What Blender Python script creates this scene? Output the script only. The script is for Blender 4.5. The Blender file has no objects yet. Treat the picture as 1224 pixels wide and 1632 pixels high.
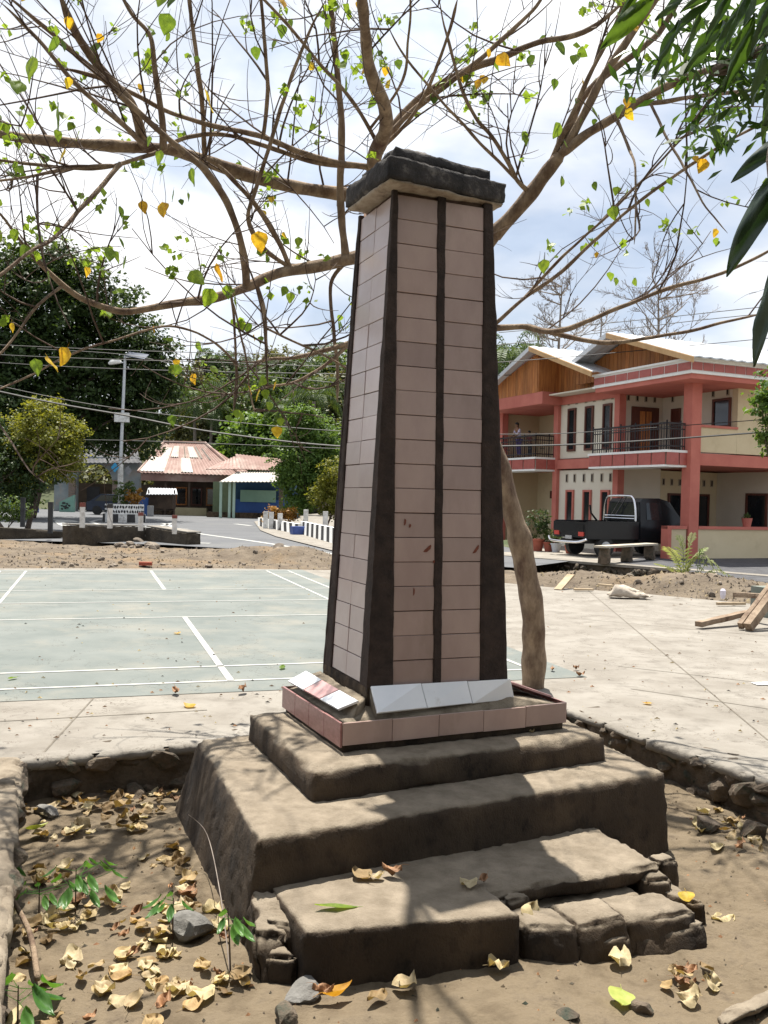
import bpy, bmesh, math, random
import numpy as np
from mathutils import Vector, Matrix, noise as mn
R=math.radians; rnd=random.Random(7); nr=np.random.RandomState(5)
S=bpy.context.scene; COL=S.collection
# ------------------------------------------------------------ camera
F=1450.; H=1.55
pitch=-math.atan(22/F); roll=math.atan(.024)
fw=np.array([0,math.cos(pitch),math.sin(pitch)]); rt=np.array([1.,0,0]); up=np.cross(rt,fw)
c_,s_=math.cos(roll),math.sin(roll); rt,up=c_*rt+s_*up,-s_*rt+c_*up
CAM=np.array([0,0,H])
def ray(x,y): return fw+rt*(x-612)/F+up*(816-y)/F
def onz(x,y,z=0.):
    d=ray(x,y); return CAM+d*((z-H)/d[2])
def aty(x,y,Y):
    d=ray(x,y); return CAM+d*(Y/d[1])
cd=bpy.data.cameras.new('camera'); cam=bpy.data.objects.new('camera',cd); COL.objects.link(cam)
cam.matrix_world=Matrix(((rt[0],up[0],-fw[0],0),(rt[1],up[1],-fw[1],0),(rt[2],up[2],-fw[2],H),(0,0,0,1)))
cd.sensor_fit='VERTICAL'; cd.sensor_height=24; cd.lens=24*F/1632; cd.clip_start=.05; cd.clip_end=6000
S.camera=cam
S.render.resolution_x=768; S.render.resolution_y=1024
# ------------------------------------------------------------ world and sun
SUN=np.array([-.08,.34,1.]); SUN/=np.linalg.norm(SUN)
W=bpy.data.worlds.new('World'); S.world=W; W.use_nodes=True
nt=W.node_tree; N=nt.nodes; L=nt.links
sky=N.new('ShaderNodeTexSky'); sky.sky_type='NISHITA'; sky.sun_disc=False
sky.sun_elevation=math.asin(SUN[2]); sky.sun_rotation=math.atan2(SUN[0],SUN[1]); sky.air_density=1.; sky.dust_density=1.; sky.altitude=50
tc=N.new('ShaderNodeTexCoord'); mp=N.new('ShaderNodeMapping'); mp.inputs['Scale'].default_value=(1,1,2.2); mp.inputs['Location'].default_value=(.35,.1,.2)
n1=N.new('ShaderNodeTexNoise'); n1.inputs['Scale'].default_value=2.3; n1.inputs['Detail'].default_value=7; n1.inputs['Roughness'].default_value=.52; n1.inputs['Distortion'].default_value=.35
cr=N.new('ShaderNodeValToRGB'); cr.color_ramp.elements[0].position=.40; cr.color_ramp.elements[1].position=.60
cr.color_ramp.elements[0].color=(.5,.5,.5,1)
n2=N.new('ShaderNodeTexNoise'); n2.inputs['Scale'].default_value=4.5; n2.inputs['Detail'].default_value=5
cr2=N.new('ShaderNodeValToRGB'); cr2.color_ramp.elements[0].color=(8.5,9.6,11.4,1); cr2.color_ramp.elements[1].color=(13.,13.,13.1,1)
cr2.color_ramp.elements[0].position=.40; cr2.color_ramp.elements[1].position=.58
mx=N.new('ShaderNodeMix'); mx.data_type='RGBA'
L.new(tc.outputs['Generated'],mp.inputs['Vector']); L.new(mp.outputs['Vector'],n1.inputs['Vector']); L.new(mp.outputs['Vector'],n2.inputs['Vector'])
L.new(n1.outputs['Fac'],cr.inputs['Fac']); L.new(n2.outputs['Fac'],cr2.inputs['Fac'])
L.new(cr.outputs['Color'],mx.inputs[0]); L.new(sky.outputs['Color'],mx.inputs[6]); L.new(cr2.outputs['Color'],mx.inputs[7])
L.new(mx.outputs[2],N['Background'].inputs['Color']); N['Background'].inputs['Strength'].default_value=.05
sl=bpy.data.lights.new('sun','SUN'); sl.energy=5.0; sl.angle=R(.55); sl.color=(1,.95,.86)
so=bpy.data.objects.new('sun',sl); COL.objects.link(so); so.location=(0,0,30)
so.rotation_euler=Vector(SUN).to_track_quat('Z','Y').to_euler()
S.view_settings.view_transform='Standard'; S.view_settings.look='None'; S.view_settings.exposure=1.0; S.view_settings.gamma=1
S.view_settings.use_curve_mapping=False
# ------------------------------------------------------------ materials
MATS={}
def mat(name,c1,c2=None,scale=6.,rough=.85,bump=.0,bscale=40.,metal=0.,spec=.4,c3=None,s3=1.2,trans=0.,rand=None,stretch=(1,1,1),lo=.35,hi=.65,p3=(.5,.7),crack=None,topc=None):
    """noise between c1 and c2, optional c3 stains, optional bump, translucency, per-object random tint"""
    if name in MATS: return MATS[name]
    m=bpy.data.materials.new(name); m.use_nodes=True; t=m.node_tree; n=t.nodes; l=t.links
    p=n['Principled BSDF']; p.inputs['Roughness'].default_value=rough; p.inputs['Metallic'].default_value=metal
    p.inputs['Specular IOR Level'].default_value=spec
    tc=n.new('ShaderNodeTexCoord'); ma=n.new('ShaderNodeMapping'); ma.inputs['Scale'].default_value=stretch
    geo=n.new('ShaderNodeNewGeometry')
    l.new(geo.outputs['Position'],ma.inputs['Vector'])
    c2=c2 or tuple(min(1,x*1.25) for x in c1)
    nz=n.new('ShaderNodeTexNoise'); nz.inputs['Scale'].default_value=scale; nz.inputs['Detail'].default_value=8; nz.inputs['Roughness'].default_value=.62
    l.new(ma.outputs['Vector'],nz.inputs['Vector'])
    r=n.new('ShaderNodeValToRGB'); r.color_ramp.elements[0].position=lo; r.color_ramp.elements[1].position=hi
    r.color_ramp.elements[0].color=(*c1,1); r.color_ramp.elements[1].color=(*c2,1)
    l.new(nz.outputs['Fac'],r.inputs['Fac']); out=r.outputs['Color']
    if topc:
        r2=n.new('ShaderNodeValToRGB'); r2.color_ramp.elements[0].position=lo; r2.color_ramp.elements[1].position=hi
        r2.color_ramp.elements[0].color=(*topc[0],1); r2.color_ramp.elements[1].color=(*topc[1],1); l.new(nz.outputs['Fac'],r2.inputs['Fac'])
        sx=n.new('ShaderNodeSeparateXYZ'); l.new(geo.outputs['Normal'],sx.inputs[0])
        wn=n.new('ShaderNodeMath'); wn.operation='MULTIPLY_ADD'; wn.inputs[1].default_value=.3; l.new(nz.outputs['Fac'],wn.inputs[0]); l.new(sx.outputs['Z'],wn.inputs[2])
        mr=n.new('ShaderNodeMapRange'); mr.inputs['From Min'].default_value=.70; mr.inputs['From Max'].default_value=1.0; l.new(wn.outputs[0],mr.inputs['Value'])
    if c3:
        n3=n.new('ShaderNodeTexNoise'); n3.inputs['Scale'].default_value=s3; n3.inputs['Detail'].default_value=9; n3.inputs['Roughness'].default_value=.68
        l.new(ma.outputs['Vector'],n3.inputs['Vector'])
        r3=n.new('ShaderNodeValToRGB'); r3.color_ramp.elements[0].position=p3[0]; r3.color_ramp.elements[1].position=p3[1]
        l.new(n3.outputs['Fac'],r3.inputs['Fac'])
        mm=n.new('ShaderNodeMix'); mm.data_type='RGBA'; l.new(r3.outputs['Color'],mm.inputs[0]); l.new(out,mm.inputs[6]); mm.inputs[7].default_value=(*c3,1); out=mm.outputs[2]
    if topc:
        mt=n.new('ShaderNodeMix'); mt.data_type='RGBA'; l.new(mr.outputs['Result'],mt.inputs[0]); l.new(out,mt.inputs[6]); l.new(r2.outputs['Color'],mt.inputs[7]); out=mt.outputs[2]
    if crack:
        nk=n.new('ShaderNodeTexNoise'); nk.inputs['Scale'].default_value=crack[0]; nk.inputs['Detail'].default_value=9; nk.inputs['Roughness'].default_value=.6; l.new(ma.outputs['Vector'],nk.inputs['Vector'])
        a1=n.new('ShaderNodeMath'); a1.operation='SUBTRACT'; a1.inputs[1].default_value=.5; l.new(nk.outputs['Fac'],a1.inputs[0])
        a2=n.new('ShaderNodeMath'); a2.operation='ABSOLUTE'; l.new(a1.outputs[0],a2.inputs[0])
        a3=n.new('ShaderNodeMath'); a3.operation='LESS_THAN'; a3.inputs[1].default_value=crack[1]; l.new(a2.outputs[0],a3.inputs[0])
        mk=n.new('ShaderNodeMix'); mk.data_type='RGBA'; mk.blend_type='MULTIPLY'; l.new(a3.outputs[0],mk.inputs[0]); l.new(out,mk.inputs[6]); mk.inputs[7].default_value=(.5,.46,.42,1); out=mk.outputs[2]
    if rand:
        oi=n.new('ShaderNodeObjectInfo'); rr=n.new('ShaderNodeValToRGB'); rr.color_ramp.elements[0].color=(*rand[0],1); rr.color_ramp.elements[1].color=(*rand[-1],1)
        for i,c in enumerate(rand[1:-1]):
            e=rr.color_ramp.elements.new((i+1)/(len(rand)-1)); e.color=(*c,1)
        l.new(oi.outputs['Random'],rr.inputs['Fac'])
        mm=n.new('ShaderNodeMix'); mm.data_type='RGBA'; mm.blend_type='MULTIPLY'; mm.inputs[0].default_value=1
        l.new(out,mm.inputs[6]); l.new(rr.outputs['Color'],mm.inputs[7]); out=mm.outputs[2]
    l.new(out,p.inputs['Base Color'])
    if bump:
        nb=n.new('ShaderNodeTexNoise'); nb.inputs['Scale'].default_value=bscale; nb.inputs['Detail'].default_value=6; nb.inputs['Roughness'].default_value=.65
        l.new(ma.outputs['Vector'],nb.inputs['Vector'])
        b=n.new('ShaderNodeBump'); b.inputs['Strength'].default_value=bump; b.inputs['Distance'].default_value=.6/bscale
        l.new(nb.outputs['Fac'],b.inputs['Height']); l.new(b.outputs['Normal'],p.inputs['Normal'])
    if trans:
        tr=n.new('ShaderNodeBsdfTranslucent'); ms=n.new('ShaderNodeMixShader'); ms.inputs[0].default_value=trans
        g=n.new('ShaderNodeMix'); g.data_type='RGBA'; g.blend_type='MULTIPLY'; g.inputs[0].default_value=1; g.inputs[7].default_value=(1.6,1.5,.7,1)
        l.new(out,g.inputs[6]); l.new(g.outputs[2],tr.inputs['Color'])
        l.new(p.outputs[0],ms.inputs[1]); l.new(tr.outputs[0],ms.inputs[2]); l.new(ms.outputs[0],n['Material Output'].inputs['Surface'])
    MATS[name]=m; return m
concrete=mat('old_concrete',(.14,.11,.075),(.22,.18,.13),5,.93,.5,90,c3=(.10,.07,.045),s3=3.2,p3=(.50,.72))
concrete_side=mat('stained_shaded_concrete',(.045,.030,.018),(.115,.080,.050),11,.96,1.,75,c3=(.018,.012,.008),s3=4.5,p3=(.46,.6),stretch=(1,1,.55))  # stains, with side shade darkened into the colour as well
shaded_step_concrete=mat('shaded_step_concrete',(.036,.024,.015),(.098,.068,.042),9,.96,1.3,110,lo=.35,hi=.65,c3=(.018,.012,.008),s3=4.5,p3=(.46,.62),stretch=(1,1,.7),topc=((.165,.133,.095),(.26,.215,.16)))  # stained sides also darkened to deepen their shade, blended to paler tops by normal
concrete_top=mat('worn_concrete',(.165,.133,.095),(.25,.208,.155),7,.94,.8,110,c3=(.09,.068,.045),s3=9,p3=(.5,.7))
yard_m=mat('pale_concrete',(.185,.166,.14),(.255,.235,.205),1.7,.92,.4,50,c3=(.135,.12,.1),s3=4.2,p3=(.5,.74),crack=(1.1,.0016))
court_m=mat('court_paint',(.112,.128,.12),(.155,.168,.156),1.3,.85,.25,60,c3=(.2,.192,.162),s3=1.1,p3=(.5,.72),crack=(.7,.0012))
line_m=mat('line_paint',(.34,.34,.32),(.4,.4,.38),14,.8,c3=(.25,.25,.235),s3=12,p3=(.6,.8))
soil_m=mat('planter_soil',(.105,.078,.048),(.19,.148,.096),6,.97,.9,45,c3=(.06,.043,.029),s3=6,p3=(.52,.74))
dirt_m=mat('dirt',(.095,.072,.05),(.17,.135,.096),2.6,.97,.9,14,c3=(.19,.13,.072),s3=.55,p3=(.5,.66))
ground_m=mat('ground',(.12,.105,.07),(.17,.15,.1),.3,.97,.4,6,c3=(.05,.07,.025),s3=.12,p3=(.42,.55))
asphalt=mat('asphalt',(.082,.085,.092),(.105,.108,.115),.6,.85,.2,30,c3=(.125,.126,.125),s3=.35,p3=(.5,.7))
dark_patch_m=mat('dark_grey_ground',(.05,.05,.055),(.09,.09,.095),3,.95,.6,25)
stone_m=mat('rubble_stone',(.07,.056,.042),(.15,.12,.09),9,.95,1.,60,c3=(.035,.048,.035),s3=10,p3=(.5,.66),rand=((.75,.72,.7),(1.2,1.15,1.1)))
mortar_m=mat('dark_mortar',(.06,.046,.032),(.13,.103,.075),8,.97,1.,30)
grout_m=mat('grout',(.12,.07,.05),(.18,.12,.09),20,.9)
tile_m=mat('beige_tile',(.36,.255,.225),(.43,.315,.275),5,.28,.08,120,c3=(.30,.215,.18),s3=3.5,p3=(.52,.76),spec=.5,stretch=(1,1,.5),rand=((.86,.84,.83),(1.07,1.05,1.03)))
tile_l=mat('pale_tile',(.43,.34,.32),(.50,.41,.385),3,.2,.03,150,spec=.5,rand=((.92,.92,.92),(1.06,1.05,1.05)))
tile_w=mat('white_tile',(.76,.78,.81),(.84,.85,.87),4,.16,spec=.6,c3=(.55,.53,.5),s3=9,p3=(.62,.8))
tile_p=mat('maroon_tile',(.24,.11,.10),(.34,.17,.16),26,.3,.05,80,spec=.5,stretch=(1,1,2.2))
tile_pk=mat('pink_tile',(.42,.24,.23),(.52,.31,.3),10,.3,.03)
black_m=mat('blackened_cement',(.022,.014,.011),(.05,.032,.025),12,.9,.8,60)
cap_m=mat('cap_cement',(.022,.02,.02),(.06,.052,.05),9,.93,1.,50,c3=(.19,.17,.15),s3=9,p3=(.56,.74))
capu_m=mat('cap_plaster',(.30,.24,.18),(.42,.35,.28),12,.93,.8,40,c3=(.16,.11,.08),s3=8)
bark_m=mat('bark',(.13,.085,.055),(.33,.245,.165),11,.92,1.,45,c3=(.09,.05,.035),s3=5,p3=(.5,.68),stretch=(1,1,.45))
bark2=mat('twig_bark',(.05,.03,.022),(.1,.065,.045),8,.9)
bark3=mat('dark_bark',(.06,.045,.035),(.12,.09,.07),5,.95,.5,20)
bark4=mat('grey_bark',(.16,.13,.11),(.26,.22,.19),5,.95)
leaf_m=mat('tree_leaf',(.10,.17,.03),(.17,.26,.04),30,.5,trans=.5,rand=((.55,.6,.8),(1,1,1),(1.35,1.25,1)))
leaf_y=mat('yellow_leaf',(.45,.32,.03),(.6,.46,.06),40,.55,trans=.45,rand=((.9,.7,.6),(1.1,1.15,1)),c3=(.35,.18,.03),s3=30)
dead_m=mat('dead_leaf',(.36,.29,.17),(.50,.42,.27),25,.75,trans=.15,rand=((.32,.24,.16),(.62,.52,.4),(1,1,1),(1.1,1.1,1.0),(.8,.62,.42)),c3=(.33,.22,.12),s3=30,p3=(.55,.75))
dead_m2=mat('brown_leaf',(.18,.09,.045),(.32,.17,.08),25,.7,rand=((.7,.7,.7),(1.2,1.2,1.2)))
mango_m=mat('mango_leaf',(.022,.05,.014),(.05,.10,.02),12,.35,trans=.42,rand=((.6,.7,.8),(1,1,1),(1.5,1.35,1)),spec=.5)
seed_m=mat('seedling_leaf',(.05,.13,.025),(.09,.2,.04),20,.4,trans=.3,rand=((.7,.8,.8),(1.2,1.2,1)))
white_m=mat('white_paint',(.72,.72,.70),(.8,.8,.78),4,.7)
whitew=mat('dirty_white_paint',(.5,.5,.48),(.72,.72,.7),6,.8,c3=(.3,.28,.25),s3=4)
blackp=mat('black_paint',(.02,.02,.022),(.04,.04,.04),6,.6)
redp=mat('red_paint',(.4,.04,.03),(.5,.06,.04),6,.6)
galv=mat('galvanised_steel',(.42,.44,.46),(.52,.54,.56),6,.45,metal=.5)
cable_m=mat('cable',(.02,.02,.02),(.04,.04,.04),6,.6)
# ------------------------------------------------------------ mesh helpers
WO={}
def setp(o,label=None,cat=None,group=None,kind=None):
    if label: o['label']=label
    if cat: o['category']=cat
    if group: o['group']=group
    if kind: o['kind']=kind
    return o
def empty(name,loc,label,cat,group=None):
    o=bpy.data.objects.new(name,None); COL.objects.link(o); o.location=tuple(float(v) for v in loc); o.empty_display_size=.1
    WO[o.name]=np.array(loc,float); return setp(o,label,cat,group)
def link(name,me,m,parent=None,org=None,smooth=False):
    o=bpy.data.objects.new(name,me); COL.objects.link(o)
    if m is not None and len(me.materials)==0: me.materials.append(m)
    return o
def obj(name,vs,fs,m,parent=None,org=None,smooth=False,mats=None,midx=None):
    """world-space vertices; origin at org (default: centre of base), parented with pure offsets"""
    vs=np.asarray(vs,float)
    if org is None: org=np.array([vs[:,0].mean(),vs[:,1].mean(),vs[:,2].min()])
    org=np.asarray(org,float)
    me=bpy.data.meshes.new(name); me.from_pydata((vs-org).tolist(),[],fs if isinstance(fs,list) else fs.tolist())
    for mm in (mats or [m]): me.materials.append(mm)
    if midx is not None: me.polygons.foreach_set('material_index',midx)
    if smooth: me.polygons.foreach_set('use_smooth',[True]*len(me.polygons))
    me.update()
    o=bpy.data.objects.new(name,me); COL.objects.link(o)
    if parent is not None: o.parent=parent; o.location=org-WO[parent.name]
    else: o.location=org
    WO[o.name]=org; return o
class MB:
    def __init__(s): s.v=[]; s.f=[]; s.mi=[]
    def add(s,vs,fs,mi=0):
        b=len(s.v); s.v+= [tuple(float(c) for c in x) for x in vs]; s.f+=[tuple(i+b for i in f) for f in fs]; s.mi+=[mi]*len(fs); return s
    def hexa(s,c,mi=0): # 8 corners: bottom 4 ccw, top 4 ccw
        return s.add(c,[(3,2,1,0),(4,5,6,7),(0,1,5,4),(1,2,6,5),(2,3,7,6),(3,0,4,7)],mi)
    def box(s,o,ax,ay,az,mi=0): # origin corner and three edge vectors
        o,ax,ay,az=[np.array(q,float) for q in (o,ax,ay,az)]
        return s.hexa([o,o+ax,o+ax+ay,o+ay,o+az,o+ax+az,o+ax+ay+az,o+ay+az],mi)
    def cbox(s,c,sx,sy,sz,rz=0,mi=0): # centre of base
        c=np.array(c,float); x=np.array([math.cos(rz),math.sin(rz),0]); y=np.array([-x[1],x[0],0])
        return s.box(c-x*sx/2-y*sy/2,x*sx,y*sy,[0,0,sz],mi)
    def tube(s,P,r,seg=6,cap=True,mi=0):
        v,f=tube(P,r,seg,cap); return s.add(v,f,mi)
    def build(s,name,m,parent=None,**k):
        mats=m if isinstance(m,list) else None
        return obj(name,s.v,s.f,None if mats else m,parent,mats=mats,midx=s.mi if mats else None,**k)
def tube(P,r,seg=6,cap=True):
    P=np.asarray(P,float); n=len(P); r=np.broadcast_to(np.asarray(r,float),(n,))
    T=np.gradient(P,axis=0); T/=np.linalg.norm(T,axis=1)[:,None]+1e-9
    a=np.array([0,0,1.]) if abs(T[0][2])<.9 else np.array([1.,0,0])
    u=np.cross(T[0],a); u/=np.linalg.norm(u); vs=[]
    for i in range(n):
        u=u-T[i]*(u@T[i]); u/=np.linalg.norm(u)+1e-9; w=np.cross(T[i],u)
        for k in range(seg):
            an=2*math.pi*k/seg; vs.append(P[i]+r[i]*(math.cos(an)*u+math.sin(an)*w))
    fs=[(i*seg+k,i*seg+(k+1)%seg,(i+1)*seg+(k+1)%seg,(i+1)*seg+k) for i in range(n-1) for k in range(seg)]
    if cap: fs+=[tuple(range(seg))[::-1],tuple(range((n-1)*seg,n*seg))]
    return vs,fs
def smooth_curve(P,r,k=6):
    P=np.asarray(P,float); r=np.asarray(r,float); n=len(P); Q=[];q=[]
    for i in range(n-1):
        p0,p1,p2,p3=P[max(i-1,0)],P[i],P[i+1],P[min(i+2,n-1)]
        for j in range(k):
            t=j/k; Q.append(.5*((2*p1)+(-p0+p2)*t+(2*p0-5*p1+4*p2-p3)*t*t+(-p0+3*p1-3*p2+p3)*t**3)); q.append(r[i]*(1-t)+r[i+1]*t)
    Q.append(P[-1]); q.append(r[-1]); return np.array(Q),np.array(q)
def nv(p,fq): return np.array(mn.noise_vector(Vector(p)*fq))
def nf(p,fq): return mn.noise(Vector(p)*fq)
def rough_hexa(C8,res=.03,amp=.006,fq=14,edge=.012,seed=0,big=0.):
    """rough block between 8 corners: gridded, worn edges, noisy faces"""
    C=np.array(C8,float).reshape(2,4,3)
    def P(u,v,w):
        b=[(C[k][0]*(1-u)*(1-v)+C[k][1]*u*(1-v)+C[k][2]*u*v+C[k][3]*(1-u)*v) for k in (0,1)]
        return b[0]*(1-w)+b[1]*w
    lu=max(np.linalg.norm(C[0][1]-C[0][0]),np.linalg.norm(C[0][2]-C[0][3])); lv=max(np.linalg.norm(C[0][3]-C[0][0]),np.linalg.norm(C[0][2]-C[0][1])); lw=np.linalg.norm(C[1][0]-C[0][0])
    n=[max(2,int(round(l/res))) for l in (lu,lv,lw)]
    ctr=C.reshape(-1,3).mean(0); ids={}; V=[]
    def vid(i,j,k):
        key=(i,j,k)
        if key in ids: return ids[key]
        u,v,w=i/n[0],j/n[1],k/n[2]; p=P(u,v,w)
        e=(np.array([u,v,w])-.5)*2; ext=[abs(x)>.999 for x in e]
        d=np.zeros(3)
        axes=[C[0][1]-C[0][0],C[0][3]-C[0][0],C[1][0]-C[0][0]]
        we=[1. if x in(0,nn_) else (.38 if x in(1,nn_-1) and nn_>4 else (.1 if x in(2,nn_-2) and nn_>7 else 0)) for x,nn_ in zip((i,j,k),n)]
        ws=sorted(we)
        if edge and ws[1]>0:
            q=edge*(.45+1.3*max(0,nf(p+seed,4.5)+.15)+.9*abs(nf(p-seed,19)))*ws[1]*ws[2]
            for a in range(3):
                if we[a]: d-=np.sign(e[a])*axes[a]/np.linalg.norm(axes[a])*q*(1 if we[a]==1 else .6)
        q=p+seed*3.1
        d=d+nv(q,fq)*amp+nv(q,fq*3.3)*amp*.45
        if big: d+=nv(q,3.)*big
        ids[key]=len(V); V.append(p+d); return ids[key]
    Fc=[]
    for k in (0,n[2]):
        for i in range(n[0]):
            for j in range(n[1]):
                f=(vid(i,j,k),vid(i+1,j,k),vid(i+1,j+1,k),vid(i,j+1,k)); Fc.append(f if k else f[::-1])
    for j in (0,n[1]):
        for i in range(n[0]):
            for k in range(n[2]):
                f=(vid(i,j,k),vid(i+1,j,k),vid(i+1,j,k+1),vid(i,j,k+1)); Fc.append(f if j==0 else f[::-1])
    for i in (0,n[0]):
        for j in range(n[1]):
            for k in range(n[2]):
                f=(vid(i,j,k),vid(i,j+1,k),vid(i,j+1,k+1),vid(i,j,k+1)); Fc.append(f if i else f[::-1])
    return V,Fc
ROCKS=[]
def rock_mesh(i):
    bm=bmesh.new(); bmesh.ops.create_icosphere(bm,subdivisions=3,radius=1)
    r=random.Random(i); pl=[(Vector((r.gauss(0,1),r.gauss(0,1),r.gauss(0,1))).normalized(),r.uniform(.5,.85)) for _ in range(11)]
    for v in bm.verts:
        for nn,d in pl:
            k=v.co.dot(nn)-d
            if k>0: v.co-=nn*k*.95
        v.co*=1+.10*mn.noise(v.co*2.2+Vector((i*7,0,0)))+.05*mn.noise(v.co*6+Vector((i*7,0,0)))
    me=bpy.data.meshes.new('rock_mesh'); bm.to_mesh(me); bm.free(); me.materials.append(stone_m); return me
ROCKS=[rock_mesh(i) for i in range(6)]
def rock(name,loc,size,parent=None,m=None,rot=None,label=None,cat=None,group=None):
    me=rnd.choice(ROCKS)
    if m is not None:
        key=me.name+m.name
        if key not in MATS: MATS[key]=me.copy(); MATS[key].materials.clear(); MATS[key].materials.append(m)
        me=MATS[key]
    o=bpy.data.objects.new(name,me); COL.objects.link(o)
    o.scale=size; o.rotation_euler=rot or (rnd.uniform(-.3,.3),rnd.uniform(-.3,.3),rnd.uniform(0,6))
    loc=np.array(loc,float)
    if parent is not None: o.parent=parent; o.location=loc-WO[parent.name]
    else: o.location=loc
    WO[o.name]=loc
    return setp(o,label,cat,group)
def grid(name,x0,x1,y0,y1,res,zf,m,keep=None,smooth=True,kind='structure'):
    xs=np.arange(x0,x1+res,res); ys=np.arange(y0,y1+res,res); V=[];idx={}
    for j,y in enumerate(ys):
        for i,x in enumerate(xs): V.append((x,y,zf(x,y)))
    n=len(xs); Fs=[(j*n+i,j*n+i+1,(j+1)*n+i+1,(j+1)*n+i) for j in range(len(ys)-1) for i in range(n-1) if keep is None or keep((xs[i]+xs[i+1])/2,(ys[j]+ys[j+1])/2)]
    return setp(obj(name,V,Fs,m,smooth=smooth,org=(0,0,0)),kind=kind)
def poly(name,pts,z,m,parent=None,kind='structure'):
    o=obj(name,[(p[0],p[1],z) for p in pts],[tuple(range(len(pts)))],m,parent,org=(0,0,0) if parent is None else None)
    if kind: o['kind']=kind
    return o
# ------------------------------------------------------------ frames
HD=R(24.); V_=np.array([math.cos(HD),math.sin(HD),0]); U_=np.array([-V_[1],V_[0],0])
def xy(p): return np.array([p[0],p[1]])
# planter pit corners at yard level
BL=onz(28,1212)[:2]; BR=onz(905,1130)[:2]; RR=onz(1224,1245)[:2]; LL=onz(14,1347)[:2]
dR=(RR-BR)/np.linalg.norm(RR-BR); dL=(LL-BL)/np.linalg.norm(LL-BL)
RE=BR+dR*7.5; LE=BL+dL*6.5
def seg_side(p,a,b): return (b[0]-a[0])*(p[1]-a[1])-(b[1]-a[1])*(p[0]-a[0])
# ------------------------------------------------------------ ground sheets
gm=MB()
B=4000.
poly('ground',[(-B,-B),(B,-B),(B,B),(-B,B)],-.6,ground_m)
# yard: a concrete sheet round the pit
ya=[np.array(p) for p in [(-26,-6),LE,BL,BR,RE,(14,-6)]]
far=[(13,11.4),(6.1,14.4),(4.4,15.9),(3.0,16.6),(0,19.3),(-3,19.1),(-8,17.6),(-26,12)]
poly('concrete_yard',ya+[np.array(p) for p in far],0.,yard_m)
# expansion joints cut in the yard: thin dark recess strips are laid as inlaid joints
def strip(a,b,w,z=.002,t=None):
    a=np.array(a[:2]);b=np.array(b[:2]);d=(b-a)/np.linalg.norm(b-a);n=np.array([-d[1],d[0]])*w/2
    return [(*(a-n),z),(*(b-n),z),(*(b+n),z),(*(a+n),z)]
# court
c0=onz(368,1086)[:2]; CA=np.array([-.305,.952]); CB=np.array([.952,.305])
def cp(a,b): return c0+CA*a+CB*b
poly('court_surface',[cp(-.42,-13),cp(-.42,3.1),cp(3,3.12),cp(11.2,3.1),cp(11.25,-13)],.004,court_m)
crt=bpy.data.objects['court_surface']; WO['court_surface']=np.zeros(3)
def cline(a0,b0,a1,b1,w=.045):
    o=obj('court_line',strip(cp(a0,b0),cp(a1,b1),w,.008),[(0,1,2,3)],line_m,crt); return o
for a in (0,.66,4.02,5.7,7.35,10.35,10.95): cline(a,-2.77 if a in(.66,10.35) else -2.77,a,2.77)
for b in (-2.75,-2.3,2.3,2.75): cline(.03,b,10.92,b)
cline(.0,0,4.0,0,.06); cline(7.37,0,10.93,0,.06)
# second court to the left, its sidelines carry on
for a in (0,.66,4.02,5.7,7.35,10.95): cline(a,-12.5,a,-2.78)
yd_=bpy.data.objects['concrete_yard']; WO['concrete_yard']=np.zeros(3); yd_.location=(0,0,0)
for a_,b_ in ((onz(905,985),onz(1400,1030)),(onz(985,1062),onz(1400,1110)),(onz(0,1150),onz(330,1132)),(onz(1005,1098),onz(1224,1130)),(onz(930,915+20),onz(1224,1180)),(onz(60,1210),onz(150,1112))):
    obj('joint',strip(a_,b_,.012,.003),[(0,1,2,3)],mat('joint_dirt',(.10,.085,.065),(.16,.14,.11),9),yd_)
# planter soil
def soil_z(x,y):
    z=-.25+.03*nf((x,y,0),1.3)+.018*nf((x,y,3),4)+.012*nf((x,y,9),13)+.006*nf((x,y,2),31)
    # a hard trodden hump before the steps, lower hollow beside them
    z+=.035*math.exp(-((x-.5)**2/.8+(y-2.9)**2/.25))-.03*math.exp(-((x+1.2)**2/.1+(y-4.4)**2/.8))
    z+=.05*math.exp(-((x-1.9)**2/.08+(y-4.6)**2/.8))
    return z
grid('planter_soil',-3.0,3.4,-.6,7.2,.027,soil_z,soil_m,keep=lambda x,y: seg_side((x,y),BL,BR)<.2 and seg_side((x,y),BR,RE)<.35 and seg_side((x,y),LE,BL)<.35)
# fine litter and pebbles on the soil (uncountable)
lt=MB()
for i in range(2600):
    x=rnd.uniform(-2.2,3.2); y=rnd.uniform(2.0,6.6)
    if seg_side((x,y),BL,BR)>0 or seg_side((x,y),BR,RE)>0 or seg_side((x,y),LE,BL)>0: continue
    s=rnd.uniform(.004,.014); z=soil_z(x,y); a=rnd.uniform(0,6); h=s*rnd.uniform(.3,1)
    c,d=math.cos(a)*s,math.sin(a)*s
    lt.add([(x-c,y-d,z-.002),(x+d*.6,y-c*.6,z),(x+c,y+d,z-.002),(x-d*.6,y+c*.6,z),(x,y,z+h)],[(0,1,4),(1,2,4),(2,3,4),(3,0,4)],rnd.choice([0,0,1,2]))
setp(lt.build('soil_crumbs',[soil_m,stone_m,dead_m2],org=(0,0,-.25)),'scattered crumbs of soil, pebbles and leaf bits on the planter floor','debris',kind='stuff')
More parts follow.
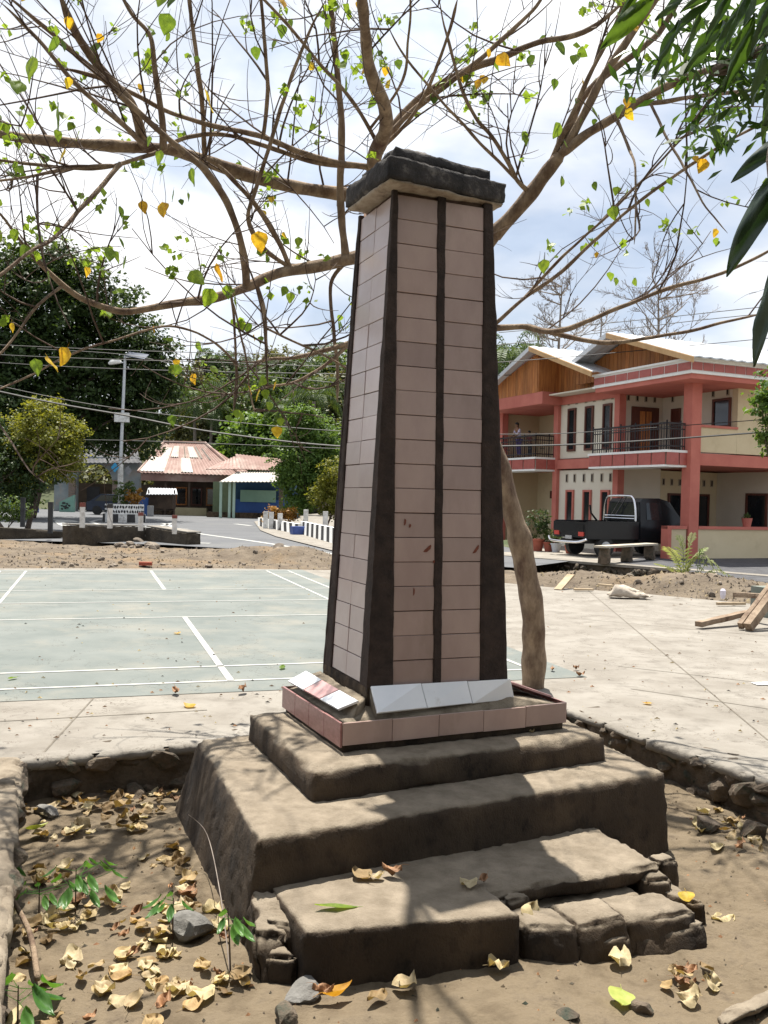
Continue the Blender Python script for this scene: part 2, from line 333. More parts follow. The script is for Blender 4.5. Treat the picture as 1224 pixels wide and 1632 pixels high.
# ------------------------------------------------------------ monument
O=onz(560,1200,.307); mon=empty('monument',(.18,5.07,-.25),'tall tapering tiled obelisk with blackened corners and cap on stepped crumbling concrete base','monument')
def q2(px,py,z): p=onz(px,py,z); return np.array([p[0],p[1],z])
def atz(p,z): return np.array([p[0],p[1],z])
def prism(name,bot,top,m,parent=mon,res=.03,amp=.005,edge=.014,seed=0,big=0.,fq=14,topm=None):
    v,f=rough_hexa(list(bot)+list(top),res,amp,fq,edge,seed,big)
    if topm is not None or m is concrete_side: m=shaded_step_concrete if m is not stone_m else m; topm=None
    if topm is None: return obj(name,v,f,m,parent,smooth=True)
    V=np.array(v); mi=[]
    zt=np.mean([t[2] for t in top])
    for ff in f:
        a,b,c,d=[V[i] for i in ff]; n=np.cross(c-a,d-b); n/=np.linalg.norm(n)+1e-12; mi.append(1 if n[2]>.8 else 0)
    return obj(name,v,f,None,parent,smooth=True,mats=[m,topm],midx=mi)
# big block
bFL=q2(410,1338,.164); bFR=q2(1062,1229,.164); bRL=q2(316,1176,.164); bRR=bFR+(bRL-bFL)*.98
bot=[atz(bFL+[-.05,-.05,0],-.42),atz(bFR+[.05,-.05,0],-.42),atz(bRR+[.14,.08,0],-.42),atz(bRL+[-.20,.06,0],-.42)]
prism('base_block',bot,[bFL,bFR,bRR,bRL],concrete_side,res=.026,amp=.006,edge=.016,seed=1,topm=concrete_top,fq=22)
# drip ridges running down the left side
for k,(t,w) in enumerate(()):
    a=bRL*(1-t)+bFL*t; b=bot[3]*(1-t)+bot[0]*t
    P=[a+[.012,0,-.012],a*.75+b*.25,a*.5+b*.5,a*.2+b*.8,b]
    v,f=tube(smooth_curve(P,[w*.5,w*.8,w,w,w*1.1],5)[0],smooth_curve(P,[w*.5,w*.8,w,w,w*1.1],5)[1],7)
    obj('drip_ridge',[np.array(p)+nv(p,16)*.007 for p in v],f,concrete_side,mon,smooth=True)
# left flank continuing down past the front steps
a0=atz(bFL,-.05); fl=[atz(q2(425,1600,-.25),-.42),atz(q2(470,1560,-.25),-.42),atz(bFL+[.20,.05,0],-.42),atz(bot[0]+[-.03,.1,0],-.42)]
ft=[atz(q2(408,1478,-.06),-.09),atz(q2(462,1470,-.06),-.10),atz(bFL+[.16,.03,0],-.045),atz(bFL+[-.03,.02,0],-.045)]
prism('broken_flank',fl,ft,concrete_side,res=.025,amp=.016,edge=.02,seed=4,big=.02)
# lowest step, left intact part and set-back right part
sFL=q2(486,1486,-.04); sFR=q2(832,1456,-.04)
back=lambda p,k=.75: np.array([p[0],p[1],p[2]])+U_*k
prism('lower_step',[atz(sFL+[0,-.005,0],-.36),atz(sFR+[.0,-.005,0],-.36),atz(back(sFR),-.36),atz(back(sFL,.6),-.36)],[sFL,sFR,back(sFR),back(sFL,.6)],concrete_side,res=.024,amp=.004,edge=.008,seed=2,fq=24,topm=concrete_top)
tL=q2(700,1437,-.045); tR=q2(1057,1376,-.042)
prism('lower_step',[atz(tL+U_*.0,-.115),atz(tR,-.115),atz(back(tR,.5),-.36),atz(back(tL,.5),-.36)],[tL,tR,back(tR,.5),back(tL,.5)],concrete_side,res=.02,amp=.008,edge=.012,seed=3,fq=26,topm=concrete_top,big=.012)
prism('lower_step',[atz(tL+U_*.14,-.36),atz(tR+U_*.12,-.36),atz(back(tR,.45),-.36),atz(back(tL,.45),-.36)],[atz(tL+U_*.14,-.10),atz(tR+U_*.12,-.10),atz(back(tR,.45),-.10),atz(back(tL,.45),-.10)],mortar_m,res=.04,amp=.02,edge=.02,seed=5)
# tiers and slab
def tier(name,FL,FR,RL,z0,m,seed,topm=None,out=.01,edge=.014,amp=.005,res=.03):
    FL,FR,RL=[np.array(q,float) for q in (FL,FR,RL)]; RRr=FR+(RL-FL)
    z1=FL[2]; c=(FL+RRr)/2
    bt=[atz(p+(p-c)/np.linalg.norm(p-c)*out,z0) for p in (FL,FR,RRr,RL)]
    tp=[atz(p,z1) for p in (FL,FR,RRr,RL)]
    return prism(name,bt,tp,m,res=res,amp=amp,edge=edge,seed=seed,topm=topm),bt,tp
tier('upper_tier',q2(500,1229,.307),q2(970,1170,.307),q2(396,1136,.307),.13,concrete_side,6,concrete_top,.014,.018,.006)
# slab with tile border
sF=q2(545,1196,.32); sR=q2(900,1158,.32); sL=q2(452,1130,.32)
slabc=(sR+sL)/2
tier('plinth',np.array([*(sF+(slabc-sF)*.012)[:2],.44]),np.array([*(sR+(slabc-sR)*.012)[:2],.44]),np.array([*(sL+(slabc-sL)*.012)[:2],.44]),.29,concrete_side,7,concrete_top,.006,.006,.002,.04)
def panel(name,a,b,c,d,th,m,parent,n=None):
    """tile with thickness: quad a,b,c,d (ccw seen from outside), grown outward, tiny bevel"""
    a,b,c,d=[np.array(q,float) for q in (a,b,c,d)]; n=np.cross(b-a,d-a); n/=np.linalg.norm(n); ce=(a+b+c+d)/4
    i=[q+(ce-q)/np.linalg.norm(ce-q)*.003 for q in (a,b,c,d)]
    vs=[a,b,c,d]+[q+n*(th-.0015) for q in (a,b,c,d)]+[q+n*th for q in i]
    fs=[(0,1,5,4),(1,2,6,5),(2,3,7,6),(3,0,4,7),(4,5,9,8),(5,6,10,9),(6,7,11,10),(7,4,8,11),(8,9,10,11)]
    return obj(name,vs,fs,m,parent)
plinth=bpy.data.objects['plinth']
def tilerow(A,Bp,z0,z1,n,ms,th=.011,gap=.0025,j=0):
    A=np.array(A[:2]);Bp=np.array(Bp[:2])
    for i in range(n):
        d=(Bp-A)/np.linalg.norm(Bp-A)*gap/2
        p=A+(Bp-A)*i/n+d; q=A+(Bp-A)*(i+1)/n-d; t=rnd.uniform(-.002,.002)
        panel('tile',(*p,z0+t),(*q,z0+t),(*q,z1+t),(*p,z1+t),th,ms[i%len(ms)],plinth)
sRR=sR+(sL-sF)
tilerow(sF,sR,.342,.452,5,[tile_m]); tilerow(sL,sF,.332,.452,4,[tile_p]); tilerow(sR,sRR,.342,.452,4,[tile_p]); tilerow(sRR,sL,.342,.452,5,[tile_m])
# ---- shaft
cx,cy,zb,zt,wb,db,wt,dt,hd=.18,5.077,.50,3.165,.809,.71,.575,.524,.385
sV=np.array([math.cos(hd),math.sin(hd),0]); sU=np.array([-math.sin(hd),math.cos(hd),0]); sc=np.array([cx,cy,0])
zb0=.576
def sh(k,a,b,z,grow=0.): # a,b in -1..1 at height z
    t=(z-zb0)/(3.161-zb0); w=wb*(1-t)+wt*t; d=db*(1-t)+dt*t
    return sc+sV*a*(w/2+grow)+sU*b*(d/2+grow)+np.array([0,0,z])
core=prism('shaft',[sh(0,-1,-1,zb,-.022),sh(0,1,-1,zb,-.022),sh(0,1,1,zb,-.022),sh(0,-1,1,zb,-.022)],[sh(0,-1,-1,zt,-.022),sh(0,1,-1,zt,-.022),sh(0,1,1,zt,-.022),sh(0,-1,1,zt,-.022)],grout_m,res=.2,amp=.0,edge=0)
rows=20; rh=(3.12-zb0-.005)/rows
def face_tiles(P,wid,half,tm,gapmid,seed,hw=None):
    """P(s,z): point at lateral metres s from the face centre line and height z"""
    for r in range(rows):
        z0=zb0+.012+r*rh+.0015; z1=z0+rh-.0035
        for side in (-1,1):
            s0,s1=(gapmid/2,half) if side>0 else (-half,-gapmid/2)
            t=rnd.uniform(-.001,.001); k=rnd.uniform(-.0025,.0025)
            panel('tile',P(s0,z0+t),P(s1,z0+t),P(s1,z1+t),P(s0,z1+t),.012+k,tm,core)
def faceP(front,z,s):
    t=(z-zb0)/(3.161-zb0); w=wb*(1-t)+wt*t; d=db*(1-t)+dt*t; g=-.020
    if front==0: return sc+sV*s-sU*(d/2+g)+np.array([0,0,z])
    if front==1: return sc-sU*s-sV*(w/2+g)+np.array([0,0,z])   # left
    if front==2: return sc-sV*s+sU*(d/2+g)+np.array([0,0,z])
    return sc+sU*s+sV*(w/2+g)+np.array([0,0,z])
face_tiles(lambda s,z:faceP(0,z,s-.012),0,.252,tile_m,.042,0)
face_tiles(lambda s,z:faceP(1,z,s),0,.226,tile_l,.003,0)
face_tiles(lambda s,z:faceP(2,z,s),0,.247,tile_m,.042,0)
face_tiles(lambda s,z:faceP(3,z,s),0,.226,tile_l,.003,0)
# corner strips: L-section bands that take up the taper
def strip_poly(front,s0f,s1f,name='corner_band',th=.022,seed=0):
    n=70; V=[];Fc=[]
    zs=np.linspace(zb0-.02,3.15,n)
    nrm={0:-sU,1:-sV,2:sU,3:sV}[front]
    for i,z in enumerate(zs):
        a=s0f(z)+.005*nf((z*6,front,seed),1.7)+.002*nf((z*30,front,seed),1.); b=s1f(z)+.005*nf((z*6,front+9,seed),1.7)+.002*nf((z*30,front,seed+5),1.)
        A=faceP(front,z,a);Bp=faceP(front,z,b); m=th+.004*nf((z*9,seed,3),1.)
        V+=[A,A+nrm*(m*.8),A+(Bp-A)*.12+nrm*m,A+(Bp-A)*.88+nrm*m,Bp+nrm*(m*.8),Bp]
    for i in range(n-1):
        o=i*6
        for k in range(5): Fc.append((o+k,o+k+1,o+k+7,o+k+6)[::-1])
        Fc.append((o+5,o,o+6,o+11)[::-1])
    Fc.append((0,1,2,3,4,5)); Fc.append(tuple((n-1)*6+k for k in (5,4,3,2,1,0)))
    return obj(name,V,Fc,black_m,core,smooth=False)
def hw(f,z):
    t=(z-zb0)/(3.161-zb0); return (wb*(1-t)+wt*t)/2 if f in (0,2) else (db*(1-t)+dt*t)/2
for f in range(4):
    h0=.253 if f in(0,2) else .228; off=-.012 if f==0 else 0
    ex=.004 if f in(0,2) else -.002
    strip_poly(f,lambda z:-hw(f,z)-ex,lambda z:-h0+off,seed=f+1)
    strip_poly(f,lambda z:h0+off,lambda z:hw(f,z)+ex,seed=f+11)
    if f in(0,2): strip_poly(f,lambda z:-.023+off,lambda z:.023+off,'centre_band',.019,seed=f+21)
    # head band under the cap
    v,fc=rough_hexa([faceP(f,3.115,-.26),faceP(f,3.115,.26),faceP(f,3.115,.26)+np.array([0,0,0])*1,faceP(f,3.115,-.26)],.05,0,10,0) if False else (None,None)
rustmk=mat('rust_mark',(.13,.035,.02),(.2,.06,.035),30,.8)
for px,py,L_,w_,an in ((680,875,.05,.012,.7),(757,876,.05,.010,.9),(644,832,.03,.006,1.5),(652,838,.018,.006,1.4),(658,943,.035,.005,1.5),(690,895,.012,.01,0)):
    # sit on the front tile plane
    n_=-sU; q0=faceP(0,1.5,0)+n_*.0; d0=ray(px,py); n3=np.cross(sV,faceP(0,2,0)-faceP(0,1,0)); n3/=np.linalg.norm(n3); tt=((q0-CAM)@n3)/(d0@n3); q=CAM+d0*tt
    if n3@(CAM-q)<0: n3=-n3
    ax=sV*math.cos(an)+np.array([0,0,1])*math.sin(an); ay=np.cross(n3,ax); q=q+n3*.0125
    V=[q+ax*L_*.5*math.cos(t)*(1+.3*math.sin(3*t))+ay*w_*math.sin(t)*(1+.3*math.cos(2*t)) for t in np.linspace(0,2*math.pi,12,endpoint=False)]
    V+= [v_+n3*.0035 for v_ in V]
    obj('rust_mark',V,[tuple(range(12,24)),tuple(range(12))[::-1]]+[(i,(i+1)%12,12+(i+1)%12,12+i) for i in range(12)],rustmk,core)
# foot band of black cement round the shaft
for f in (0,1,2,3):
    nrm={0:-sU,1:-sV,2:sU,3:sV}[f]
    a,b=faceP(f,.47,-hw(f,.58)-.002),faceP(f,.47,hw(f,.58)+.002); up3=np.array([0,0,.118])
    v,fc=rough_hexa([a,b,b-nrm*.04,a-nrm*.04,a+up3,b+up3,b-nrm*.04+up3,a-nrm*.04+up3],.03,.004,20,.003,seed=f)
    v=[np.array(q)+nrm*.02 for q in v]
    obj('foot_band',v,fc,black_m if f==0 else concrete_side,core)
# sloping tiles round the foot
def slopes(A,Bp,top0,top1,ts,cols,z0=.455):
    """A,B: lower edge ends (xy) ; top0,top1 upper edge ends (3d)"""
    for (t0,t1),m in zip(ts,cols):
        a=np.array([*(A+(Bp-A)*t0),z0]); b=np.array([*(A+(Bp-A)*t1),z0]); c=top0+(top1-top0)*t1; d=top0+(top1-top0)*t0
        panel('sloping_tile',a+(b-a)*.006,b-(b-a)*.006,c-(c-d)*.006,d+(c-d)*.006,.012,m,plinth)
fa=q2(600,1138,.478)[:2]; fb=q2(818,1114,.478)[:2]
t0=faceP(0,.59,-hw(0,.57)+.012)-sU*.024; t1=faceP(0,.59,hw(0,.57)+.01)-sU*.024
dn=np.array([0,0,-.006]); fa3=np.array([*fa,.474])+sU*.012; fb3=np.array([*fb,.474])+sU*.012
v,f=rough_hexa([atz(fa3,.42),atz(fb3,.42),atz(t1,.42),atz(t0,.42),fa3+dn,fb3+dn,t1+dn,t0+dn],.03,.0015,20,.0,seed=19); obj('mortar_bed',v,f,concrete_top,plinth,smooth=True)
slopes(fa,fb,t0,t1,[(0,.345),(.345,.675),(.675,1)],[tile_w,tile_w,tile_w],.478)
la=q2(460,1094,.455)[:2]; lb=q2(540,1140,.455)[:2]
l0=np.array([*q2(489,1070,.54)[:2],.535]); l1=np.array([*q2(573,1118,.54)[:2],.535])
slopes(la,lb,l0,l1,[(0,.33),(.34,.66),(.67,1)],[tile_w,tile_pk,tile_w],.478)
# cement fillet under the sloping tiles (four wedges)
wm=MB()
sFz=lambda p:np.array([p[0],p[1],.435])
ins=lambda p,k:p+(slabc-p)*k
cs=[sF,sR,sRR,sL]
lo=[atz(ins(p,.025),.437) for p in cs]; hi=[sh(0,a,b,.495,.012) for a,b in ((-1,-1),(1,-1),(1,1),(-1,1))]
# the left mortar bed reaches farther out
v,f=rough_hexa(lo+hi,.03,.004,16,.004,seed=8); obj('mortar_bed',v,f,concrete_top,plinth,smooth=True)
lb3=[atz(ins(sF,.09),.425),atz(sh(0,-1,-1,.5,.01),.425),atz(sh(0,-1,1,.5,.01),.425),atz(ins(sL,.09),.425)]
lt3=[np.array([*(l1*.97+lb3[0]*.03)[:2],.53]),sh(0,-1,-1,.545,.01),sh(0,-1,1,.545,.01),np.array([*(l0*.97+lb3[3]*.03)[:2],.53])]
v,f=rough_hexa(lb3+lt3,.03,.003,16,.006,seed=9); obj('mortar_bed',v,f,concrete_top,plinth,smooth=True)
ra=atz(ins(sR,.02),.456); rb=atz(ins(sRR,.02),.456); r2=sh(0,1,1,.56,.02); r1=sh(0,1,-1,.56,.02)
for i in range(3):
    k0,k1=.12+i*.29,.40+i*.29
    panel('sloping_tile',ra+(rb-ra)*k0,ra+(rb-ra)*(k1),r1+(r2-r1)*k1,r1+(r2-r1)*k0,.012,tile_pk,plinth)
# ---- cap
k1=[np.array([-.02,4.585,3.163]),np.array([.628,4.965,3.163]),None,np.array([-.262,5.109,3.163])]; k1[2]=k1[1]+(k1[3]-k1[0])
k1t=[atz(p,3.282) for p in k1]; k1t[1][2]=3.275
prism('cap_slab',k1,k1t,cap_m,res=.018,amp=.0045,edge=.008,seed=12,fq=26)
cc=(k1[0]+k1[2])/2
us=[atz(p+(cc-p)*.05,3.146) for p in k1]; us2=[atz(p+(cc-p)*.03,3.168) for p in k1]
prism('cap_soffit',us,us2,capu_m,res=.03,amp=.005,edge=.006,seed=13)
k2=[atz(p+(cc-p)*s,3.27) for p,s in zip(k1,(.17,.19,.17,.2))]; k2t=[atz(p,3.352) for p in k2]
prism('cap_slab',k2,k2t,cap_m,res=.018,amp=.006,edge=.009,seed=14,fq=24)
k3=[atz(p+(cc-p)*s,3.345) for p,s in zip(k1,(.32,.58,.5,.3))]; k3t=[atz(p+(cc-p)*.25,3.40) for p in k3]
prism('cap_crown',k3,k3t,mat('grey_cement',(.12,.11,.10),(.24,.22,.2),12,.95,1,40),res=.03,amp=.012,edge=.01,seed=15)
# ---- broken masonry round the lowest step (parts of the base)
def mstone(px,py,z,sx,sy,sz,m=concrete_side,rz=None,amp=.010):
    p=q2(px,py,z); rz=rnd.uniform(-.25,.25)+HD if rz is None else rz
    x=np.array([math.cos(rz),math.sin(rz),0])*sx/2; y=np.array([-math.sin(rz),math.cos(rz),0])*sy/2
    z0=z-sz; j=lambda: np.array([rnd.uniform(-.028,.028),rnd.uniform(-.028,.028),rnd.uniform(-.02,.014)])
    b=[atz(p,z0)+q+j() for q in (-x*1.05-y,x*1.05-y,x+y,-x+y)]; t=[atz(p,z)+q*.93+j() for q in (-x-y,x-y,x+y,-x+y)]
    return prism('broken_stone',b,t,m,res=.015,amp=amp*.6,edge=.007,seed=rnd.random()*20,big=.015,fq=24,topm=rnd.choice([concrete_top,concrete_side,stone_m]))
def course(x0,y0,x1,y1,z,dep,ht,seed,m=concrete_side):
    a=q2(x0,y0,z); b=q2(x1,y1,z); jj=random.Random(seed); w=lambda k:np.array([jj.uniform(-k,k),jj.uniform(-k,k),jj.uniform(-k,k)*.6])
    t_=[a+w(.015),b+w(.015),b+U_*dep+w(.02),a+U_*dep+w(.02)]; b_=[atz(q,z-ht)+w(.012) for q in (a-U_*.03,b-U_*.03,b+U_*dep,a+U_*dep)]
    return prism('broken_stone',b_,t_,m,res=.016,amp=.007,edge=.018,seed=seed*1.7,big=.022,fq=20,topm=concrete_top)
course(832,1478,925,1472,-.105,.20,.2,1); course(918,1470,1008,1462,-.095,.22,.22,2); course(1003,1462,1112,1446,-.10,.22,.2,3)
course(845,1500,1010,1494,-.17,.10,.12,4); course(1008,1492,1125,1476,-.17,.12,.12,5); course(1052,1420,1132,1436,-.13,.22,.2,6)
course(1052,1372,1090,1366,-.035,.12,.2,7); course(850,1452,1030,1425,-.13,.2,.2,8,mortar_m); course(1035,1400,1075,1396,-.075,.2,.25,9)
course(800,1432,850,1427,-.06,.14,.2,10); course(425,1520,482,1522,-.145,.14,.2,11); course(425,1470,482,1470,-.075,.12,.2,12)
# ------------------------------------------------------------ planter walls
def pit_wall(A,Bp,label,nst,seed,inside,hmax=.34,topfrac=1.,rimm=None,smin=.055,smax=.12):
    A3=np.array([A[0],A[1],-.45]); B3=np.array([Bp[0],Bp[1],-.45]); d=(B3-A3); Ln=np.linalg.norm(d); d/=Ln; n=inside
    t=empty('stone_wall',(A3+B3)/2+[0,0,.0],label,'wall')
    o=A3-n*.30; v,f=rough_hexa([A3+n*.0-n*.30,B3-n*.30,B3,A3] + [p+np.array([0,0,.43]) for p in (A3-n*.30,B3-n*.30,B3,A3)] if False else [A3,A3+d*Ln,A3+d*Ln-n*.3,A3-n*.3]+[p+np.array([0,0,.435]) for p in (A3,A3+d*Ln,A3+d*Ln-n*.3,A3-n*.3)],.05,.028,6,.0,seed=seed,big=.01)
    obj('wall_core',v,f,mortar_m,t,smooth=True)
    r=random.Random(seed)
    for i in range(nst):
        s=r.random()*Ln; h=-r.random()*hmax-.03; sz=r.uniform(smin,smax)
        if i<nst*.45: s=(i+.5)/(nst*.45)*Ln; h=-.045-r.random()*.03; sz=r.uniform(.05,.085)
        p=A3+d*s+n*r.uniform(-.05,.02); p[2]=min(h,-sz*.62)
        rock('stone',p,(sz*r.uniform(.9,1.5),sz*r.uniform(.6,.9),sz*r.uniform(.6,.85)),t,rot=(r.uniform(-.4,.4),r.uniform(-.4,.4),math.atan2(d[1],d[0])+r.uniform(-.3,.3)))
    # broken lip of the slab above the wall
    m=max(3,int(Ln/.42)); 
    for i in range(m):
        a=A3+d*Ln*i/m; b=A3+d*Ln*(i+1)/m-d*.004; k=r.uniform(.01,.045); k2=r.uniform(.01,.045)
        z0=-.055-r.random()*.02; z1=.001
        c=[a+n*k,b+n*k2,b-n*.14,a-n*.14]
        v,f=rough_hexa([atz(q,z0) for q in c]+[atz(q,z1+.0045) for q in c],.022,.005,20,.012,seed=seed+i)
        obj('edge_slab',v,f,rimm or yard_m,t,smooth=True)
    return t
inner=lambda d,s: np.array([d[1]*s,-d[0]*s,0])
dB=(BR-BL)/np.linalg.norm(BR-BL)
pit_wall(BL,BR,'rough rubble wall at the back of the planting pit under the pale court slab',46,3,inner(dB,1))
pit_wall(BR,RE,'rough rubble wall along the right side of the planting pit',130,17,inner(dR,1),smin=.06,smax=.13)
pit_wall(LE,BL,'earth-brown stone wall along the left edge of the planting pit',80,29,inner(-dL,1),rimm=concrete_top,hmax=.3)
# brown worn coping on the left wall, a course of its own
lw=bpy.data.objects[[o.name for o in S.objects if o.get('label','').startswith('earth-brown')][0]]
nL=inner(-dL,1)
for i in range(9):
    a=BL+dL*(i*.62-.06); b=BL+dL*((i+1)*.62-.07)
    c=[np.array([*a,0])+nL*.02,np.array([*b,0])+nL*.03,np.array([*b,0])-nL*.27,np.array([*a,0])-nL*.27]
    c=c if seg_side(c[2],c[0],c[1])>0 else [c[0],c[3],c[2],c[1]]
    v,f=rough_hexa([atz(q,-.08) for q in c]+[atz(q,.022) for q in c],.03,.008,14,.016,seed=40+i,big=.01)
    obj('coping_stone',v,f,concrete_top,lw,smooth=True)
# loose rocks in the pit
def lrock(px,py,sx,sy,sz,label,m=None,z=None):
    p=onz(px,py,-.25); zz=soil_z(p[0],p[1]) if z is None else z; p=onz(px,py,zz); p[2]=zz+sz*.35
    rock('rock',p,(sx,sy,sz),None,m,label=label,cat='rock')
grey_stone=mat('grey_rock',(.12,.115,.105),(.21,.2,.185),8,.9,.7,50)
lrock(304,1490,.105,.08,.07,'smooth grey rock beside the seedling at the foot of the left block',grey_stone)
lrock(480,1590,.10,.07,.04,'pale broken lump of concrete in front of the lowest step',grey_stone)
lrock(455,1628,.06,.05,.04,'dark stone under the pale concrete lump at the bottom edge')
lrock(75,1300,.10,.06,.05,'grey stone half covered by dry leaves near the left back corner',grey_stone)
lrock(216,1265,.10,.06,.05,'flat stone at the foot of the back wall among dry leaves')
lrock(285,1248,.07,.06,.07,'rounded stone wedged between back wall and stained block')
lrock(1130,1322,.09,.07,.06,'pale boulder fallen at the foot of the right pit wall')
lrock(1200,1335,.09,.08,.09,'dark boulder at the foot of the right pit wall beside the frame edge')
lrock(1022,1612,.045,.035,.03,'small angular stone beside the yellow leaf in the foreground')
lrock(905,1622,.05,.04,.022,'low brown stone in the foreground soil by the pale green leaf')
# hard cement scraps lying in front of the steps
v,f=rough_hexa([q2(1150,1640,-.29),q2(1330,1560,-.29),q2(1330,1530,-.29),q2(1140,1615,-.29)]+[q2(1150,1640,-.2),q2(1330,1560,-.2),q2(1330,1530,-.2),q2(1140,1615,-.2)],.03,.01,14,.02,seed=77)
setp(obj('concrete_slab',v,f,concrete_top,smooth=True),'broken edge of a cement slab at the bottom right corner of the pit','slab')
# ------------------------------------------------------------ leaves on the ground
def leaf_mesh(name,Ln,Wd,m,heart=False,curl=.3,fold=.3,seed=0,nu=8,nv_=4,stem=True,wave=.2):
    r=random.Random(seed); V=[];Fc=[]
    for i in range(nu+1):
        t=i/nu
        w=(math.sin(math.pi*min(1,t*1.0))**.75)*(1-.35*t) if not heart else (math.sin(math.pi*t**.62)**.8)*(1.1-.4*t)
        if i in(0,nu): w=.02
        for j in range(-nv_,nv_+1):
            s=j/nv_; x=s*w*Wd/2; y=t*Ln - (Ln*.10*abs(s)*(1-t)**3 if heart else 0)
            z=curl*Ln*(t-.5)**2*1.2+fold*abs(x)+ .10*wave*Ln*math.sin(t*7+s*4+seed)+.12*Ln*wave*mn.noise(Vector((s*1.5,t*3,seed)))
            V.append((x,y-Ln/2,z))
    n=2*nv_+1
    for i in range(nu):
        for j in range(n-1): Fc.append((i*n+j,i*n+j+1,(i+1)*n+j+1,(i+1)*n+j))
    if stem:
        P=[(0,-Ln/2,V[nv_][2]),(0.01*Ln,-Ln*.62,V[nv_][2]+.02*Ln),(.03*Ln,-Ln*.85,V[nv_][2]+.0*Ln)]
        v,f=tube(P,[.012*Ln,.01*Ln,.008*Ln],4); b=len(V); V+=[tuple(p) for p in v]; Fc+=[tuple(k+b for k in q) for q in f]
    zmin=min(v[2] for v in V); V=[(a,b,c-zmin) for a,b,c in V]
    me=bpy.data.meshes.new(name); me.from_pydata(V,[],Fc); me.materials.append(m); me.polygons.foreach_set('use_smooth',[True]*len(me.polygons)); return me
dl=[leaf_mesh('dead_leaf_mesh',.10,.075+.02*(i%3),dead_m,heart=i%2==0,curl=[.08,.4,.2,.8,.1,.25][i%6],fold=[.06,.25,-.1,.45,.3,.1][i%6],seed=i,wave=[.9,.5,1.3,.8,1.5,1.][i%6]) for i in range(8)]
db=[leaf_mesh('brown_leaf_mesh',.10,.06,dead_m2,curl=1.,fold=.6,seed=20+i,wave=1.2) for i in range(2)]
gl=leaf_mesh('green_leaf_mesh',.1,.05,leaf_m,curl=.3,fold=.4,seed=31); yl=leaf_mesh('yellow_leaf_mesh',.1,.08,leaf_y,heart=True,curl=.4,fold=.2,seed=33)
def put_leaf(me,p,s,label,group=None,tilt=.5,rz=None,name='fallen_leaf',cat='leaf',kx=None):
    o=bpy.data.objects.new(name,me); COL.objects.link(o); o.location=tuple(p); o.scale=(s,s,s) if kx is None else kx
    o.rotation_euler=(rnd.gauss(0,tilt*.6),rnd.gauss(0,tilt*.6),rnd.uniform(0,6.28) if rz is None else rz)
    return setp(o,label,cat,group)
def inpit(x,y,m=.03): return seg_side((x,y),BL,BR)<-m*3 and seg_side((x,y),BR,RE)<-m*5 and seg_side((x,y),LE,BL)<-m*5
cnt=0
from collections import Counter
SEEN=Counter()
ADJ=['flat','curled','cupped','upturned','creased','tilted','rolled','torn']
def scatter(n,poly_px,label,group,smin=.5,smax=1.3,brown=.12,dz=.0,tilt=.5):
    global cnt
    P=[np.array(q,float) for q in poly_px]; k=0;tr=0
    while k<n and tr<n*30:
        tr+=1
        a,b=rnd.random(),rnd.random()
        q=(P[0]*(1-a)+P[1]*a)*(1-b)+(P[3]*(1-a)+P[2]*a)*b
        w=onz(q[0],q[1],-.25); 
        if not inpit(w[0],w[1]): continue
        z=soil_z(w[0],w[1])
        br=rnd.random()<brown; sz=rnd.uniform(smin,smax)*.72
        hx='left' if a<.34 else ('middle' if a<.67 else 'right'); hy='far' if b<.5 else 'near'
        put_leaf(rnd.choice(db) if br else rnd.choice(dl),(w[0],w[1],z+.002+rnd.random()*.012+dz),sz,label%('brown' if br else ('large pale' if sz>.74 else 'small pale'))+', %s %s part'%(hy,hx),group,tilt); k+=1; cnt+=1
G='dry leaves fallen in the planting pit'
scatter(62,[(30,1262),(285,1258),(275,1322),(30,1345)],'dry %s leaf in the drift below the back wall',G,dz=.01)
scatter(46,[(10,1380),(190,1380),(235,1490),(0,1500)],'dry %s leaf around the weed plant',G,dz=.005)
scatter(16,[(225,1350),(295,1350),(320,1440),(240,1440)],'dry %s leaf close to the stained block',G)
scatter(48,[(200,1440),(330,1440),(440,1632),(190,1560)],'curled %s leaf on soil left of the steps',G,.6,1.35)
scatter(30,[(30,1500),(210,1520),(420,1640),(20,1640)],'curled %s leaf on soil at lower left',G,.6,1.35)
scatter(20,[(1085,1290),(1180,1300),(1235,1400),(1120,1360)],'dry %s leaf below the right pit wall',G)
scatter(13,[(1060,1548),(1140,1545),(1150,1605),(1060,1605)],'%s leaf in the heap at lower right',G,.8,1.2,.25,.01,.8)
# singled-out leaves
def special(px,py,z,me,s,label,rz=None,tilt=.15,kx=None):
    p=onz(px,py,z); return put_leaf(me,p+np.array([0,0,.004]),s,label,None,tilt,rz,kx=kx)
special(536,1447,-.036,gl,1,'long green leaf lying flat on the lowest step',rz=math.pi/2+.25,kx=(1.0,1.75,.6))
special(575,1398,-.036,dl[1],1.1,'large curled pale leaf against the riser above the green leaf',rz=.6)
special(600,1402,-.036,dl[3],.7,'smaller curled leaf just right of the large one on the lowest step',rz=2.)
special(625,1398,-.036,db[0],.9,'brown leaf by the riser on the lowest step',rz=1.2)
special(745,1412,-.036,dl[2],.7,'dull leaf in the shade on the lowest step',rz=1.)
special(770,1408,-.036,db[1],.7,'dark brown leaf in the shade near the broken step corner',rz=2.6)
special(846,1465,-.13,dl[5],1.35,'pale curled leaf propped against the broken corner of the step',rz=.3,tilt=.9)
special(988,1525,-.225,dl[0],1.2,'cream leaf standing out on the soil before the broken stones',rz=-.3)
special(990,1595,-.22,leaf_mesh('round_leaf_mesh',.11,.10,mat('lime_leaf',(.30,.36,.07),(.42,.46,.12),20,.5,trans=.3),heart=True,curl=.2,fold=.1,seed=3),1.0,'round lime green leaf in the foreground at lower right',rz=2.9)
special(795,1543,-.22,dl[4],.8,'small bright leaf at the foot of the lowest step right of centre')
